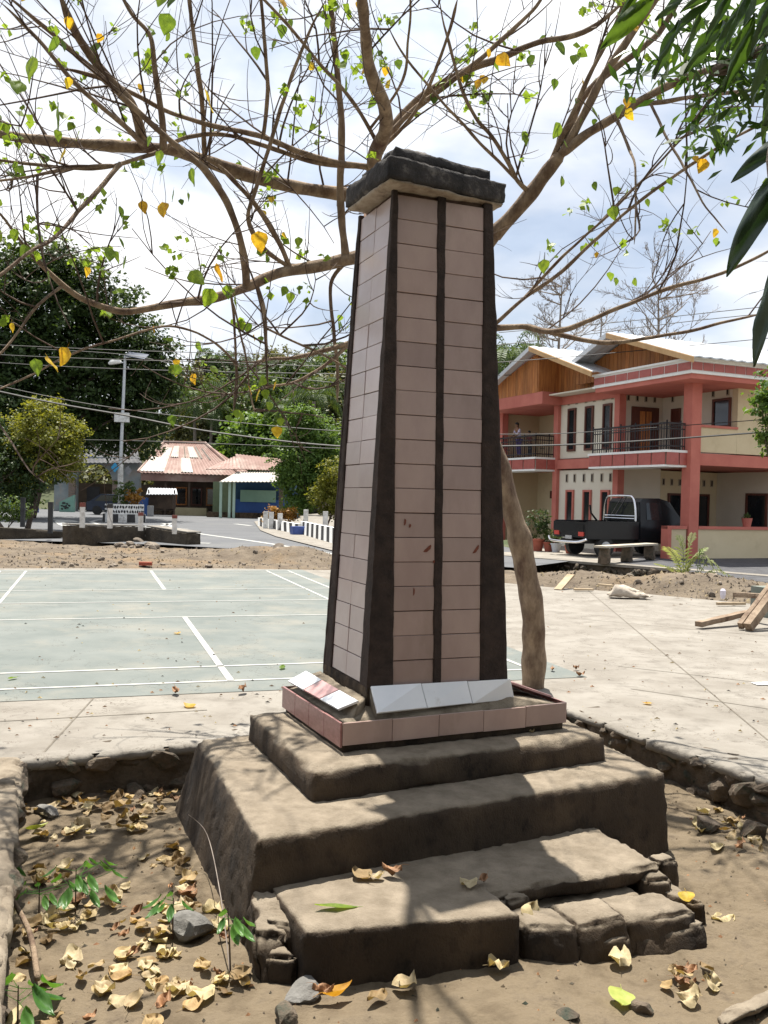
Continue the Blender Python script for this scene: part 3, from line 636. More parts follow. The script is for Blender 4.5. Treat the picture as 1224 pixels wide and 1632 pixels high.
special(650,1570,-.22,dl[2],.9,'pale leaf in the narrow branch shadow before the step')
special(598,1592,-.22,dl[0],.8,'small pale leaf with an upright stalk before the step')
special(540,1588,-.22,leaf_mesh('orange_leaf_mesh',.12,.06,mat('orange_leaf',(.42,.2,.02),(.5,.28,.04),20,.6,trans=.3),curl=.8,fold=.9,seed=8),1.,'folded orange leaf at the foot of the step near the pale rock',rz=-1.)
special(512,1588,-.22,db[0],.8,'brown leaf behind the folded orange leaf')
special(1150,1468,-.25,dl[6],1.,'pale leaf alone on the bare soil right of the broken stones')
special(1095,1435,-.13,yl,.9,'yellow green leaf resting on the rightmost broken stone')
special(945,1108,.01,dl[1],.0001+.4,'tiny pale scrap on the slab near the right pit wall') if False else None
special(925,1078,.004,db[1],.9,'reddish brown leaf on the pale slab right of the tree trunk')
special(848,1168,.307,dl[4],.35,'tiny white scrap on the upper tier')
special(1030,1122,.004,yl,.7,'yellowish leaf on the pale slab beyond the right pit wall')
special(880,1070,.004,db[0],.8,'brown leaf at the foot of the crooked tree')
special(918,1068,.004,db[0],.8,'dark curled leaf on the slab a little right of the tree')
special(280,1106,.01,db[1],1.1,'brown leaf just outside the near court line')
special(388,1104,.01,db[0],1.2,'dark red brown leaf on the slab left of the obelisk')
special(300,1126,.004,yl,1.,'green yellow leaf on the slab below the court lines')
special(284,1010,.01,yl,.9,'yellow leaf on the green court beside the centre line')
special(20,1082,.01,gl,1.,'small green leaf near the left end of the near court lines')
special(450,1065,.01,gl,1.3,'pale green leaf on the court line left of the obelisk')
special(60,1322,-.22,leaf_mesh('bright_leaf_mesh',.14,.07,mat('yellow_green_leaf',(.3,.36,.06),(.42,.46,.1),20,.5,trans=.4),curl=.4,fold=.6,seed=9),1.0,'bright yellow green leaf leaning at the left of the leaf drift',rz=-.5,tilt=.5)
cr_=MB()
for i in range(420):
    px,py=rnd.uniform(0,1224),rnd.uniform(915,1180); p=onz(px,py,.009); a=rnd.uniform(0,6); s=rnd.uniform(.006,.028)
    if abs(px-690)<200 and py>1000: continue
    c,d=math.cos(a)*s,math.sin(a)*s*.5
    cr_.add([(p[0]-c,p[1]-d,.009),(p[0]+d,p[1]-c*.4,.009),(p[0]+c,p[1]+d,.009),(p[0],p[1],.009+s*.5)],[(0,1,3),(1,2,3),(2,0,3)],rnd.choice([0,0,1,2]))
setp(cr_.build('ground_litter',[dead_m2,dead_m,mat('dark_crumb',(.05,.045,.04),None,5)],org=(0,12,0)),'small crumbs and leaf bits strewn over the court and slab','debris',kind='stuff')
# ------------------------------------------------------------ seedlings in the pit
sm=[leaf_mesh('seedling_leaf_mesh',.10,.05,seed_m,curl=.5,fold=.3,seed=50+i,stem=False,wave=.3) for i in range(3)]
def seedling(px,py,h,n,s,label,lean=(0,0),z=-.25,spread=.10,tips=False):
    p=onz(px,py,z); p[2]=soil_z(p[0],p[1]) if z<-.1 else z
    t=empty('seedling',p,label,'plant')
    P=[p,p+[lean[0]*.4,lean[1]*.4,h*.5],p+[lean[0],lean[1],h]]
    C,r=smooth_curve(P,[.004,.003,.002],5); v,f=tube(C,r,5); obj('stem',v,f,bark2,t)
    for i in range(n):
        k=rnd.uniform(.55,1) if not tips else rnd.uniform(.8,1); b=C[int(k*(len(C)-1))]; a=rnd.uniform(0,6.28)
        e=b+np.array([math.cos(a),math.sin(a),.25])*spread*rnd.uniform(.3,1)
        v,f=tube([b,e],[.0016,.0012],4); obj('twig',v,f,seed_m,t)
        o=bpy.data.objects.new('leaf',rnd.choice(sm)); COL.objects.link(o); o.parent=t; sc_=s*rnd.uniform(.7,1.2); o.scale=(sc_,)*3
        dirv=Vector((math.cos(a),math.sin(a),-.75)).normalized(); q=dirv.to_track_quat('Y','Z'); o.rotation_euler=q.to_euler()
        o.location=Vector(tuple(e-p))+dirv*.045*sc_
seedling(120,1452,.20,16,.9,'bushy green weed growing from the leaves by the left pit wall',spread=.16)
seedling(62,1455,.12,9,.8,'low pale green weed leaning left of the bushy one',spread=.12)
seedling(275,1492,.17,7,.9,'small dark green seedling above the smooth grey rock',spread=.06,tips=True)
seedling(367,1555,.24,6,.85,'thin seedling with drooping leaves against the stained block',spread=.05,lean=(-.02,.03))
seedling(28,1632,.14,9,1.2,'dark green plant cut by the lower left corner',spread=.12,z=-.25)
seedling(5,1410,.16,3,.9,'dark leaf sprig over the left pit wall',spread=.05,z=-.2)
P=[onz(367,1555,-.25),onz(352,1430,-.1),onz(330,1330,-.08),aty(300,1298,4.4)]
C,r=smooth_curve(P,[.003,.0025,.002,.0012],6); setp(MB().tube(C,r,5).build('dry_stalk',bark4),'thin bent dry stalk leaning on the stained left face','stalk')
P=[onz(60,1560,-.2),onz(45,1480,-.16),onz(5,1410,-.1)]
C,r=smooth_curve(P,[.012,.011,.009],5); setp(MB().tube(C,r,7).build('stick',bark_m,smooth=True),'bent brown stick lying against the left pit wall','stick')
# ------------------------------------------------------------ dirt heaps, road, platform
def hump(x,y,cx,cy,sx,sy,h,a=0):
    dx,dy=x-cx,y-cy; c,s=math.cos(a),math.sin(a); u=(dx*c+dy*s)/sx; v=(-dx*s+dy*c)/sy; return h*math.exp(-(u*u+v*v))
pA=onz(870,891,0.)[:2]; pB=onz(1224,919,0.)[:2]; pd=(pB-pA)/np.linalg.norm(pB-pA); pE=pB+pd*14; pS=pA-pd*3.
edge_line=[(-26,12),(-8,17.6),(-3,19.1),(0,19.3),(3.0,16.6),(4.4,15.9),(6.1,14.4),(13,11.4)]
def yd(x,y): # signed distance beyond the yard's far edge (approx, in y)
    for (x0,y0),(x1,y1) in zip(edge_line,edge_line[1:]):
        if x0<=x<=x1: return (y-(y0+(y1-y0)*(x-x0)/(x1-x0)))*(.95 if x<0 else .72)
    return -1
hp=[]
for px,py,w,h in ((430,893,1.5,.26),(330,888,1.6,.15),(240,880,1.6,.05),(500,896,1.1,.12),(120,878,2.2,.03),(40,872,2.4,.08),(-60,872,3,.15)):
    p=onz(px,py); hp.append((p[0],p[1],w,w*.6,h))
for px,py,w,h in ((905,925,1.1,.13),(960,930,1.0,.08),(870,920,1.,.12),(1085,938,1.2,.12),(1145,934,1.5,.36),(1000,948,.8,.05),(1215,945,1.1,.1)):
    p=onz(px,py+6); hp.append((p[0],p[1],w,w*.5,h))
def dirt_z(x,y):
    d=yd(x,y)
    z=-.06+min(1,max(0,d/.5))*.085
    if d>0:
        k=min(1,d/.6)
        for q in hp: z+=k*hump(x,y,*q)
        z+=k*(.08*nf((x,y,1),.9)+.06*nf((x,y,4),2.6)+.025*nf((x,y,7),8))
        if x<0: z+= -.08*max(0,min(1,(y-21)/3))
        z+=-.03*k
    sd=seg_side((x,y),pA,pB)/7.2
    if x>2.5: z-=.34*min(1,max(0,(sd+4.2)/2.6))
    return z
grid('dirt_mounds',-16,13,11.,27.5,.12,dirt_z,dirt_m,keep=lambda x,y: yd(x,y)>-.3 and (x<3.4 or seg_side((x,y),pA,pB)<.5) and y<28.5-max(0,x+5)*.55 )
# rubble on the heaps
dirt_st=mat('heap_stone',(.13,.11,.09),(.24,.21,.175),6,.95,.8,40,rand=((.7,.66,.62),(1.3,1.25,1.2)))
def heap_stones(n,x0,x1,y0,y1,smin,smax,label,grp):
    for i in range(n):
        px,py=rnd.uniform(x0,x1),rnd.uniform(y0,y1); p=onz(px,py,.08); z=dirt_z(p[0],p[1]); s=rnd.uniform(smin,smax)
        rock('rubble_stone',(p[0],p[1],z+s*.3),(s*rnd.uniform(.8,1.4),s,s*.7),None,dirt_st,label=label,cat='stone',group=grp)
heap_stones(16,425,500,868,878,.09,.19,'grey broken stone in the row along the road edge left of obelisk','stones by the road edge')
heap_stones(16,185,245,858,870,.08,.2,'whitish broken stone in the pile in front of the low wall','stones before the low wall')
heap_stones(30,60,420,880,900,.03,.08,'small clod on the dirt heap beyond the court','clods on the left heap')
heap_stones(34,990,1200,925,960,.03,.08,'small clod on the grey dirt heap before the house','clods on the right heap')
cm=MB()
for i in range(5000):
    if i%2: px,py=rnd.uniform(0,530),rnd.uniform(868,908)
    else: px,py=rnd.uniform(860,1224),rnd.uniform(912,965)
    p=onz(px,py,.06); 
    if yd(p[0],p[1])<-.25: continue
    z=dirt_z(p[0],p[1]); s=rnd.uniform(.01,.045); a=rnd.uniform(0,6); c,d=math.cos(a)*s,math.sin(a)*s
    cm.add([(p[0]-c,p[1]-d,z-.01),(p[0]+d,p[1]-c,z-.01),(p[0]+c,p[1]+d,z-.01),(p[0],p[1],z+s*.8)],[(0,1,3),(1,2,3),(2,0,3)],rnd.choice([0,0,1,2]))
setp(cm.build('dirt_clods',[dirt_st,dirt_m,dead_m],org=(0,20,0)),'loose clods and chips on the dirt heaps','debris',kind='stuff')
p=onz(232,901,.03); setp(MB().cbox(p,.26,.12,.07,.1).build('brick',mat('red_brick',(.30,.07,.04),(.38,.1,.06),20,.9,.5,60)),'single red brick lying before the dirt heap beyond the court','brick')
poly('road',[(-60,27.6),(-12,27.9),(-6.5,27.2),(-3,25.4),(0,23.6),(3.2,21.2),(5,24.2),(3,40),(2,50),(-4,64),(-20,72),(-60,84)],.0-.002,asphalt)
road=bpy.data.objects['road']; WO['road']=road.location
def rline(pts,w=.16,z=.005,name='road_marking'):
    P=[onz(a,b,0)[:2] for a,b in pts]; C,_=smooth_curve(np.array([(*p,0) for p in P]),[1]*len(P),5); C=C[:,:2]
    T=np.gradient(C,axis=0); T/=np.linalg.norm(T,axis=1)[:,None]; Nn=np.stack([-T[:,1],T[:,0]],1)*w/2
    V=[(*q,z) for q in C-Nn]+[(*q,z) for q in C+Nn]; n=len(C)
    o=obj(name,V,[(i,i+1,n+i+1,n+i) for i in range(n-1)],line_m,road); return o
rline([(145,832),(170,838),(230,840),(290,845),(320,851),(400,862),(470,873),(560,888)],.22)
rline([(145,832),(160,828),(185,829)],.22)
rline([(225,832),(260,834),(285,845)],.22); rline([(240,840),(262,837),(275,833)],.22); rline([(215,838),(300,843)],.15)
rline([(0,830),(60,833),(110,834)],.2); rline([(300,865),(335,866)],.35); rline([(78,828),(100,829),(112,832)],.9,.0055); rline([(93,830),(100,836),(118,842)],.4,.006)
rline([(375,835),(400,838)],.3)
# pale verge beyond the road
poly('pavement',[onz(a,b,0)[:2] for a,b in ((405,832),(415,846),(440,856),(535,880),(620,900),(620,840),(520,818),(440,824))],.03,yard_m)
# low retaining wall with guard posts
wl=[onz(-160,866,0),onz(118,856,0)]; w2=[onz(118,866,0),onz(232,862,0),onz(296,868,0)]
g=empty('retaining_wall',(w2[0]+w2[2])/2,'low dark retaining wall beside the road carrying four guard posts, its right end broken','wall')
dkwall=mat('dark_earth_wall',(.035,.028,.02),(.075,.06,.042),3,.97,1.,14,c3=(.11,.09,.065),s3=2.,p3=(.58,.72))
for A_,B_,h,h2,sd in ((w2[0],w2[1],.52,.44,31),(w2[1]-(w2[2]-w2[1])*.02,w2[2],.44,.34,33)):
    d=(B_-A_)/np.linalg.norm(B_-A_); n=np.array([-d[1],d[0],0])*.55
    v,f=rough_hexa([atz(q,-.15) for q in (A_,B_,B_+n,A_+n)]+[A_+[0,0,h],B_+[0,0,h2],B_+n+[0,0,h2],A_+n+[0,0,h]],.10,.014,7,.012,seed=sd); obj('wall_section',v,f,dkwall,g)
    MB().hexa([A_+n*.1+[0,0,h+.012],B_+n*.1+[0,0,h2+.012],B_+n+[0,0,h2+.012],A_+n+[0,0,h+.012],A_+n*.1+[0,0,h+.05],B_+n*.1+[0,0,h2+.05],B_+n+[0,0,h2+.05],A_+n+[0,0,h+.05]]).build('pavement_edge',yard_m,g)
A_,B_=onz(-200,862,0),onz(103,858,0); d=(B_-A_)/np.linalg.norm(B_-A_); n=np.array([-d[1],d[0],0])*.5
v,f=rough_hexa([A_,B_,B_+n,A_+n]+[q+np.array([0,0,h]) for q,h in ((A_,.62),(B_,.22),(B_+n,.22),(A_+n,.62))],.15,.015,5,.012,seed=35)
setp(obj('retaining_wall',v,f,dkwall),'shaded low earth bank wall at the far left under the trees','wall')
def post(px,py0,py1,z,lab,red=False,dark=False):
    b=onz(px,py0,z); Y=b[1]; t=aty(px,py1,Y); h=t[2]-b[2]; r=.065
    g=empty('guard_post',b,lab,'post','guard posts beside the road')
    MB().cbox(b,2*r,2*r,h*(.83),.1).build('shaft',blackp if dark else whitew,g)
    MB().cbox(b+[0,0,h*.83],2*r+.01,2*r+.01,h*.17,.1).build('cap',blackp if not red else mat('faded_red',(.16,.05,.04),None,6,.8),g)
post(36,840,793,.3,'dark guard post farthest left, beside the leafy shrub',dark=True)
post(80,850,800,.2,'guard post at the end of the left bank wall',dark=True)
post(131,841,801,.48,'guard post on the wall beside the arch',red=True)
post(175,842,803,.5,'tall white guard post before the round planter')
post(224,846,817,.42,'guard post with red top right of the round planter',red=True)
post(278,851,821,.36,'guard post at the broken right end of the wall',red=True)
# striped kerbs: blocks alternately black and white
def stripes(a,b,n,h,lab):
    A_=onz(*a,0);B_=onz(*b,0); d=(B_-A_); L_=np.linalg.norm(d); d/=L_; nn=np.array([-d[1],d[0],0])*.35; s=L_/n
    t=empty('striped_kerb',(A_+B_)/2,lab,'kerb')
    for i in range(n):
        q=A_+d*s*i; e=d*s; sk=d*s*1.1+nn*.3
        MB().hexa([q,q+e,q+e+nn,q+nn,q+[0,0,h]+sk-d*s*2.2,q+e+[0,0,h]+sk-d*s*2.2,q+e+nn+[0,0,h]-d*s*1.1,q+nn+[0,0,h]-d*s*1.1]).build('kerb_block',blackp if i%2 else white_m,t)
stripes((411,839),(476,853),16,.42,'black and white striped kerb with a blue end in front of the shop')
stripes((478,852),(545,872),16,.52,'black and white striped kerb nearest the obelisk')
p=onz(478,853,0); setp(MB().cbox(p,.7,.4,.35,.4).build('barrel_cap',mat('blue_paint',(.03,.06,.2),(.05,.09,.3),4,.5)),'small blue block between the two striped kerbs','block')
for px,y0,y1,l in ((423,835,815,'first'),(432,836,816,'second'),(446,838,818,'third'),(487,838,812,'fourth'),(518,845,815,'fifth')):
    b=onz(px,y0+8,0); t=aty(px,y1,b[1]); setp(MB().cbox(b,.2,.2,t[2]).build('white_post',whitew),'white post behind the striped kerbs, %s from the left'%l,'post','white posts behind the striped kerbs')
# retaining wall of the house platform
poly('platform',[pS,pB+pd*14,(40,4),(60,60),(8,60),(4.2,28)],.0,mat('drive_concrete',(.2,.18,.15),(.27,.245,.21),1.5,.9,.2,30))
g=empty('stone_wall',(pA[0],pA[1],-.4),'low wall of dark stones holding up the drive in front of the coral house','wall')
a3=np.array([*pS,-.5]); b3=np.array([*pE,-.5]); d=(b3-a3)/np.linalg.norm(b3-a3); n=np.array([d[1],-d[0],0]);
if n[1]>0: n=-n
v,f=rough_hexa([a3,b3,b3-n*.4,a3-n*.4]+[q+np.array([0,0,.46]) for q in (a3,b3,b3-n*.4,a3-n*.4)],.25,.03,3,0,seed=50); obj('wall_core',v,f,mortar_m,g)
MB().hexa([q+np.array([0,0,z]) for z in (.45,.515) for q in (a3+n*.08,b3+n*.08,b3-n*.4,a3-n*.4)]).build('coping',yard_m,g)
for i in range(130):
    s=rnd.random()*14; p=a3+d*s+n*rnd.uniform(.0,.06); p[2]=rnd.uniform(-.32,-.1); z=rnd.uniform(.07,.15); rock('stone',p,(z*1.2,z*.8,z*.75),g,stone_m)
setp(poly('dark_drive_patch',[onz(a,b,.004)[:2] for a,b in ((965,893),(985,896),(1050,884),(1300,882),(1330,925),(1224,929),(1120,914))],.004,dark_patch_m),kind='structure')  # flat dark grey patch laid over the drive
# ------------------------------------------------------------ coral house
P0=onz(1097,890,0)
def hl(a,b,z): return P0*np.array([1,1,0])+V_*a+U_*b+np.array([0,0,z])
def hbox(mb,a0,a1,b0,b1,z0,z1,mi=0):
    return mb.box(hl(a0,b0,z0),V_*(a1-a0),U_*(b1-b0),[0,0,z1-z0],mi)
cream=mat('cream_wall',(.55,.46,.30),(.61,.52,.35),.8,.9,.1,20,c3=(.45,.37,.235),s3=1.3,p3=(.55,.8))
whitewall=mat('white_wall',(.60,.55,.45),(.66,.61,.51),.8,.9,.1,20)
coral=mat('coral_paint',(.43,.125,.095),(.51,.165,.125),1.5,.75,.05,30)
coralt=mat('coral_tile',(.34,.085,.07),(.40,.11,.09),6,.4)
wood=mat('varnished_wood',(.28,.10,.03),(.46,.19,.055),3,.6,.2,20,stretch=(6,6,.5),rand=((.8,.8,.8),(1.2,1.15,1.1)))
darkwood=mat('dark_door_wood',(.07,.02,.012),(.13,.04,.025),4,.5,stretch=(4,4,.5))
glass_d=mat('dark_glass',(.012,.014,.016),(.02,.022,.025),2,.08,spec=.6)
black_iron=mat('black_iron',(.012,.01,.012),(.025,.02,.022),5,.5)
roofm=mat('zinc_roof',(.55,.57,.6),(.66,.68,.7),1.2,.4,.1,20,metal=.3)
shade=mat('dark_vent',(.03,.022,.018),(.05,.035,.03),4,.9)
hs=empty('house',P0*[1,1,0],'two storey cream and coral house with two wood clad gables and black balcony railings','house')
z2b,z2,zb_,zt_=2.69,3.11,5.24,5.62; rc=1.74; bc=3.3; bw=6.72; be=10.6; W_=.95
part=lambda mb,n,m,p=hs,**k: mb.build(n,m,p,**k)
# walls
m=MB(); hbox(m,0,.2,bc,bw,0,z2b); hbox(m,0,.2,bc,bw,z2,5.3); hbox(m,0,rc,bc,bc+.2,0,5.3); hbox(m,rc,rc+.2,.22,bc-.003,z2,5.3); hbox(m,4.2,4.4,.22,bc,0,z2b)
part(m,'wall',whitewall)
m=MB(); hbox(m,rc,rc+.2,bw,be,0,5.3); hbox(m,.2,rc,bw-.2,bw,0,5.3); hbox(m,-.1,9,be,be+.2,0,5.3); hbox(m,rc,9,-.003,.217,z2+.02,5.25); hbox(m,.18,rc-.003,0,.16,z2+.02,3.86); hbox(m,rc+.2,rc+.4,.22,bc,0.,.01)
hbox(m,9.02,9.2,0,be,0,5.3); hbox(m,1.9,8.98,be-3.8,be-3.6,0,5.3); hbox(m,1.75,9,bc+.0,bc+.2,0,z2b)
part(m,'wall',cream)
# slabs and beams
m=MB(); hbox(m,.003,9.3,-.06,be+.15,z2b+.05,z2-.02); part(m,'floor_slab',coral)
for q in ((.03,bc+.25),(bw+.03,be)): part(hbox(MB(),-W_+.03,.0,*q,z2b+.03,z2-.03),'balcony_slab',whitewall)
for q in ((-W_-.04,.1,-.04,bc+.34,z2-.03,z2+.04),(-W_-.04,.1,bw-.02,be,z2-.03,z2+.04),(-W_-.02,.0,-.01,bc+.3,z2b-.03,z2b+.03),(-W_-.02,.0,bw,be,z2b-.03,z2b+.03)): part(hbox(MB(),*q),'balcony_trim',white_m)
def bandtiles(a0,a1,b0,b1,z0,z1,n,nm='band_tile'):
    A=hl(a0,b0,z0);Bq=hl(a1,b1,z0); d=(Bq-A)/n; L_=np.linalg.norm(d); o=np.cross(d/L_,[0,0,1.]);
    for i in range(n):
        q=A+d*(i+.04); MB().box(q,d*.92,o*.02,[0,0,z1-z0]).build(nm,coralt,hs)
bandtiles(-W_,-W_,bc+.3,-.01,z2b+.03,z2-.03,6); bandtiles(-W_,0,-.01,-.01,z2b+.03,z2-.03,2); bandtiles(-W_,-W_,be,bw,z2b+.03,z2-.03,5); bandtiles(-W_,0,bw,bw,z2b+.03,z2-.03,2)
for q in ((-.12,.0,bc+.35,bw-.03,z2b+.05,z2-.05),(-.1,.0,bc,bw+.0,5.02,5.3)): part(hbox(MB(),*q),'wall_band',coral)
# roof fascia
m=MB(); hbox(m,-W_+.02,9.4,-W_+.02,3.4,5.1,5.3); hbox(m,-W_+.02,2,bw-.3,be+.3,5.02,5.45); part(m,'soffit_beam',coral)
m=MB(); hbox(m,-W_,9.4,-W_,3.45,zb_+.06,zt_); part(m,'roof_fascia',white_m)
bandtiles(-W_,-W_,3.45,-W_,zb_+.1,zt_-.06,8); bandtiles(-W_,9.4,-W_,-W_,zb_+.1,zt_-.06,26)
m=MB(); hbox(m,-W_-.06,9.45,-W_-.06,3.5,zt_,zt_+.06);hbox(m,-W_-.03,9.45,-W_-.03,3.5,zb_,zb_+.06); part(m,'gutter',white_m)
# columns
for a,b,w,z1 in ((0,0,.36,5.3),(0,bc,.26,5.3),(0,bw,.26,5.3),(-.0,be-.1,.26,5.3),(5.0,0,.42,z2b),(9.1,0,.42,z2b)):
    m=MB(); m.box(hl(a-w/2,b-w/2,0),V_*w,U_*w,[0,0,z1]); part(m,'column',coral)
m=MB(); m.box(hl(-W_,-.2,0),V_*.12,U_*.3,[0,0,.95]); part(m,'pillar',coral)
# parapet
m=MB(); hbox(m,-W_+.12,-.22,-.12,.06,0,.86); hbox(m,.22,9.,-.12,.06,0,.86); part(m,'parapet',cream)
m=MB(); hbox(m,-W_+.0,-.213,-.16,.1,.86,.95); hbox(m,.213,9.,-.16,.1,.86,.95); hbox(m,.213,rc-.004,-.05,.2,3.86,3.93); part(m,'parapet_cap',coral)
# windows: frame and pane; in the a=0 wall (outward -V) or others
def win(face,a,b,wd,z0,z1,fm=None,pm=None,nm='window',fw_=.07,parts=True):
    fm=fm or coral; pm=pm or glass_d
    if face=='a': o=hl(a,b+wd/2,z0); x=-U_; out=-V_
    else: o=hl(a-wd/2,b,z0); x=V_; out=-U_
    h=z1-z0; Z=np.array([0,0,1.])
    mf=MB()
    for q,sx,sz in ((o,wd,fw_),(o+Z*(h-fw_),wd,fw_),(o+Z*fw_,fw_,h-2*fw_),(o+x*(wd-fw_)+Z*fw_,fw_,h-2*fw_)):
        mf.box(q+out*.003,x*sx,out*.06,Z*sz)
    w=mf.build(nm,fm,hs); MB().box(o+x*fw_+Z*fw_+out*.004,x*(wd-2*fw_),out*.02,Z*(h-2*fw_)).build('pane',pm,w); return w
def vents(face,a,b,n,z,w=.13,h=.34,sp=.42):
    for i in range(n):
        if face=='a': m=MB().box(hl(a,b+i*sp,z)-V_*.004,U_*w,-V_*.015,[0,0,h]); 
        else: m=MB().box(hl(a+i*sp,b,z)-U_*.004,V_*w,-U_*.015,[0,0,h])
        v=m.build('vent',mat('vent_frame',(.33,.29,.22),(.38,.33,.26),4,.9),hs)
        if face=='a': MB().box(hl(a,b+i*sp+.03,z+.03)-V_*.02,U_*(w-.06),-V_*.006,[0,0,h-.06]).build('slot',shade,v)
        else: MB().box(hl(a+i*sp+.03,b,z+.03)-U_*.02,V_*(w-.06),-U_*.006,[0,0,h-.06]).build('slot',shade,v)
def bof(px): # b on the a=0 facade plane for a pixel column
    r_=(px-612)/F; r_=(px-612-8)/F if False else r_
    return (P0[0]-r_*P0[1])/(-U_[0]*1+r_*U_[1])
for x0,x1 in ((902,915),(929,943),(957.5,972)):
    b=bof((x0+x1)/2); win('a',0,b,.46,3.35,4.86,darkwood); win('a',0,b,.46,.55,2.0,coral)
    vents('a',0,b-.30,1,5.02-.02 if False else 4.98,.14,.27); vents('a',0,b+.16,1,4.98,.14,.27); vents('a',0,b-.30,1,2.26,.14,.3); vents('a',0,b+.16,1,2.26,.14,.3)
# recess of the right balcony
dr=MB(); hbox(dr,.45,1.55,bc-.06,bc-.005,z2+.04,4.75); d_=dr.build('door',darkwood,hs)
for i in range(4):
    MB().box(hl(.50+i*.26,bc-.085,z2+.2),V_*.2,U_*.03,[0,0,1.3]).build('door_panel',wood if i in(1,2) else darkwood,d_)
win('a',rc,2.62,.42,z2+.1,4.7,darkwood,darkwood,'door'); win('a',rc,.62,.75,3.95,4.85,darkwood)
vents('b',.25,bc-.0,4,4.92,.12,.24,.36); vents('a',rc,.35,5,4.92,.12,.26,.6)
# leaning open shutter
m=MB(); m.box(hl(rc-.03,.3,3.98),U_*.32,-V_*.22+U_*.05,[0,0,.85]); 
# left balcony recess
win('a',rc,bw+.55,.62,z2+.03,4.75,darkwood,glass_d,'door'); vents('a',rc,bw+.35,3,4.95,.12,.24,.5)
win('a',rc,bw+.6,.8,.5,2.0,darkwood); vents('a',rc,bw+.4,3,2.25,.14,.3,.5)
m=MB(); m.box(hl(rc-.03,bw+2.6,1.7),U_*.3,-V_*.04,[0,0,.3]); m.build('wall_lamp',darkwood,hs)
# carport interior
win('a',4.2,1.5,.9,.3,2.0,darkwood); win('b',2.4,bc+0.,.7,.5,1.95,darkwood); win('b',3.55,bc,.6,.5,1.95,darkwood); vents('b',1.8,bc,7,2.2,.12,.24,.35)
win('b',6.2,bc,2.6,.1,2.05,darkwood)
# railings
def rail(a0,b0,a1,b1,nb):
    A=hl(a0,b0,z2+.04);Bq=hl(a1,b1,z2+.04); d=Bq-A; L_=np.linalg.norm(d); d/=L_; n=np.cross(d,[0,0,1.]); h=.80
    g=MB(); g.box(A+[0,0,h-.05]-n*.03,d*L_,n*.06,[0,0,.05]); g.box(A+[0,0,.1]-n*.02,d*L_,n*.04,[0,0,.035]); g.box(A+[0,0,h-.2]-n*.02,d*L_,n*.04,[0,0,.03])
    rr=g.build('railing',black_iron,hs)
    for i in range(nb+1):
        q=A+d*L_*i/nb; big=i%6==0; w=.035 if big else .018
        MB().box(q-d*w/2-n*w/2+[0,0,.002],d*w,n*w,[0,0,h+(.06 if big else -.06)]).build('baluster',black_iron,rr)
        if i%6==3: MB().box(q-d*.09-n*.012+[0,0,.3],d*.18,n*.024,[0,0,.025]).build('baluster',black_iron,rr)
rail(-W_+.06,bc+.2,-W_+.06,.05,30); rail(-W_+.06,.05,-.22,.05,8); rail(-W_+.06,be-.1,-W_+.06,bw+.1,30); rail(-W_+.06,bw+.1,-.14,bw+.1,8)
# gable roofs
def sheet(name,P4,th,m,parent=hs,rib=.0,nr_=0,up_=np.array([0,0,1.])):
    """corrugated sheet: P4 = eave a, eave b, ridge b, ridge a ; ribs run from eave to ridge"""
    A,Bq,C,D=[np.array(q,float) for q in P4]; n=max(2,nr_*2); V=[];Fc=[]
    for i in range(n+1):
        t=i/n; e=A+(Bq-A)*t; r_=D+(C-D)*t; o=up_*(rib if i%2 else 0)
        V+=[e+o,r_+o,e+o-up_*th,r_+o-up_*th]
    for i in range(n):
        k=i*4; Fc+=[(k,k+4,k+5,k+1),(k+2,k+3,k+7,k+6),(k,k+2,k+6,k+4),(k+1,k+5,k+7,k+3)]
    Fc+=[(0,1,3,2),(n*4,n*4+2,n*4+3,n*4+1)]
    return obj(name,V,Fc,m,parent)
g1p,g1l,g1r=7.05,5.95,5.76; bp1,bl1,br1=6.75,9.55,3.2; g2p=6.9; bp2=2.6
e=-W_-.35
sheet('roof_sheet',[hl(e,bl1+.3,g1l-.1),hl(9.3,bl1+.3,g1l-.1),hl(9.3,bp1,g1p),hl(e,bp1,g1p)],.04,roofm,rib=.03,nr_=26)
sheet('roof_sheet',[hl(9.3,br1-.1,g1r-.02),hl(e,br1-.1,g1r-.02),hl(e,bp1,g1p),hl(9.3,bp1,g1p)],.04,roofm,rib=.03,nr_=26)
sheet('roof_sheet',[hl(9.8,-W_-.3,zt_+.04),hl(e+.15,-W_-.3,zt_+.04),hl(e+.15,bp2,g2p),hl(9.8,bp2,g2p)],.04,roofm,rib=.03,nr_=28)
sheet('roof_sheet',[hl(e+.15,4.5,6.22),hl(9.8,4.5,6.22),hl(9.8,bp2,g2p),hl(e+.15,bp2,g2p)],.04,roofm,rib=.03,nr_=28)
def rake(b0,z0,b1,z1,a,m=roofm,w=.16):
    A=hl(a,b0,z0);Bq=hl(a,b1,z1); MB().hexa([A-[0,0,w],Bq-[0,0,w],Bq-[0,0,w]+V_*.05,A-[0,0,w]+V_*.05,A,Bq,Bq+V_*.05,A+V_*.05]).build('rake_board',m,hs)
w2_=mat('plain_wood',(.45,.27,.12),(.55,.35,.17),3,.6)
rake(bl1+.3,g1l-.12,bp1,g1p-.02,e-.05); rake(br1-.1,g1r-.04,bp1,g1p-.02,e-.05,w2_); rake(4.5,6.2,bp2,g2p-.02,e+.1); rake(-W_-.3,zt_+.02,bp2,g2p-.02,e+.1,w2_)
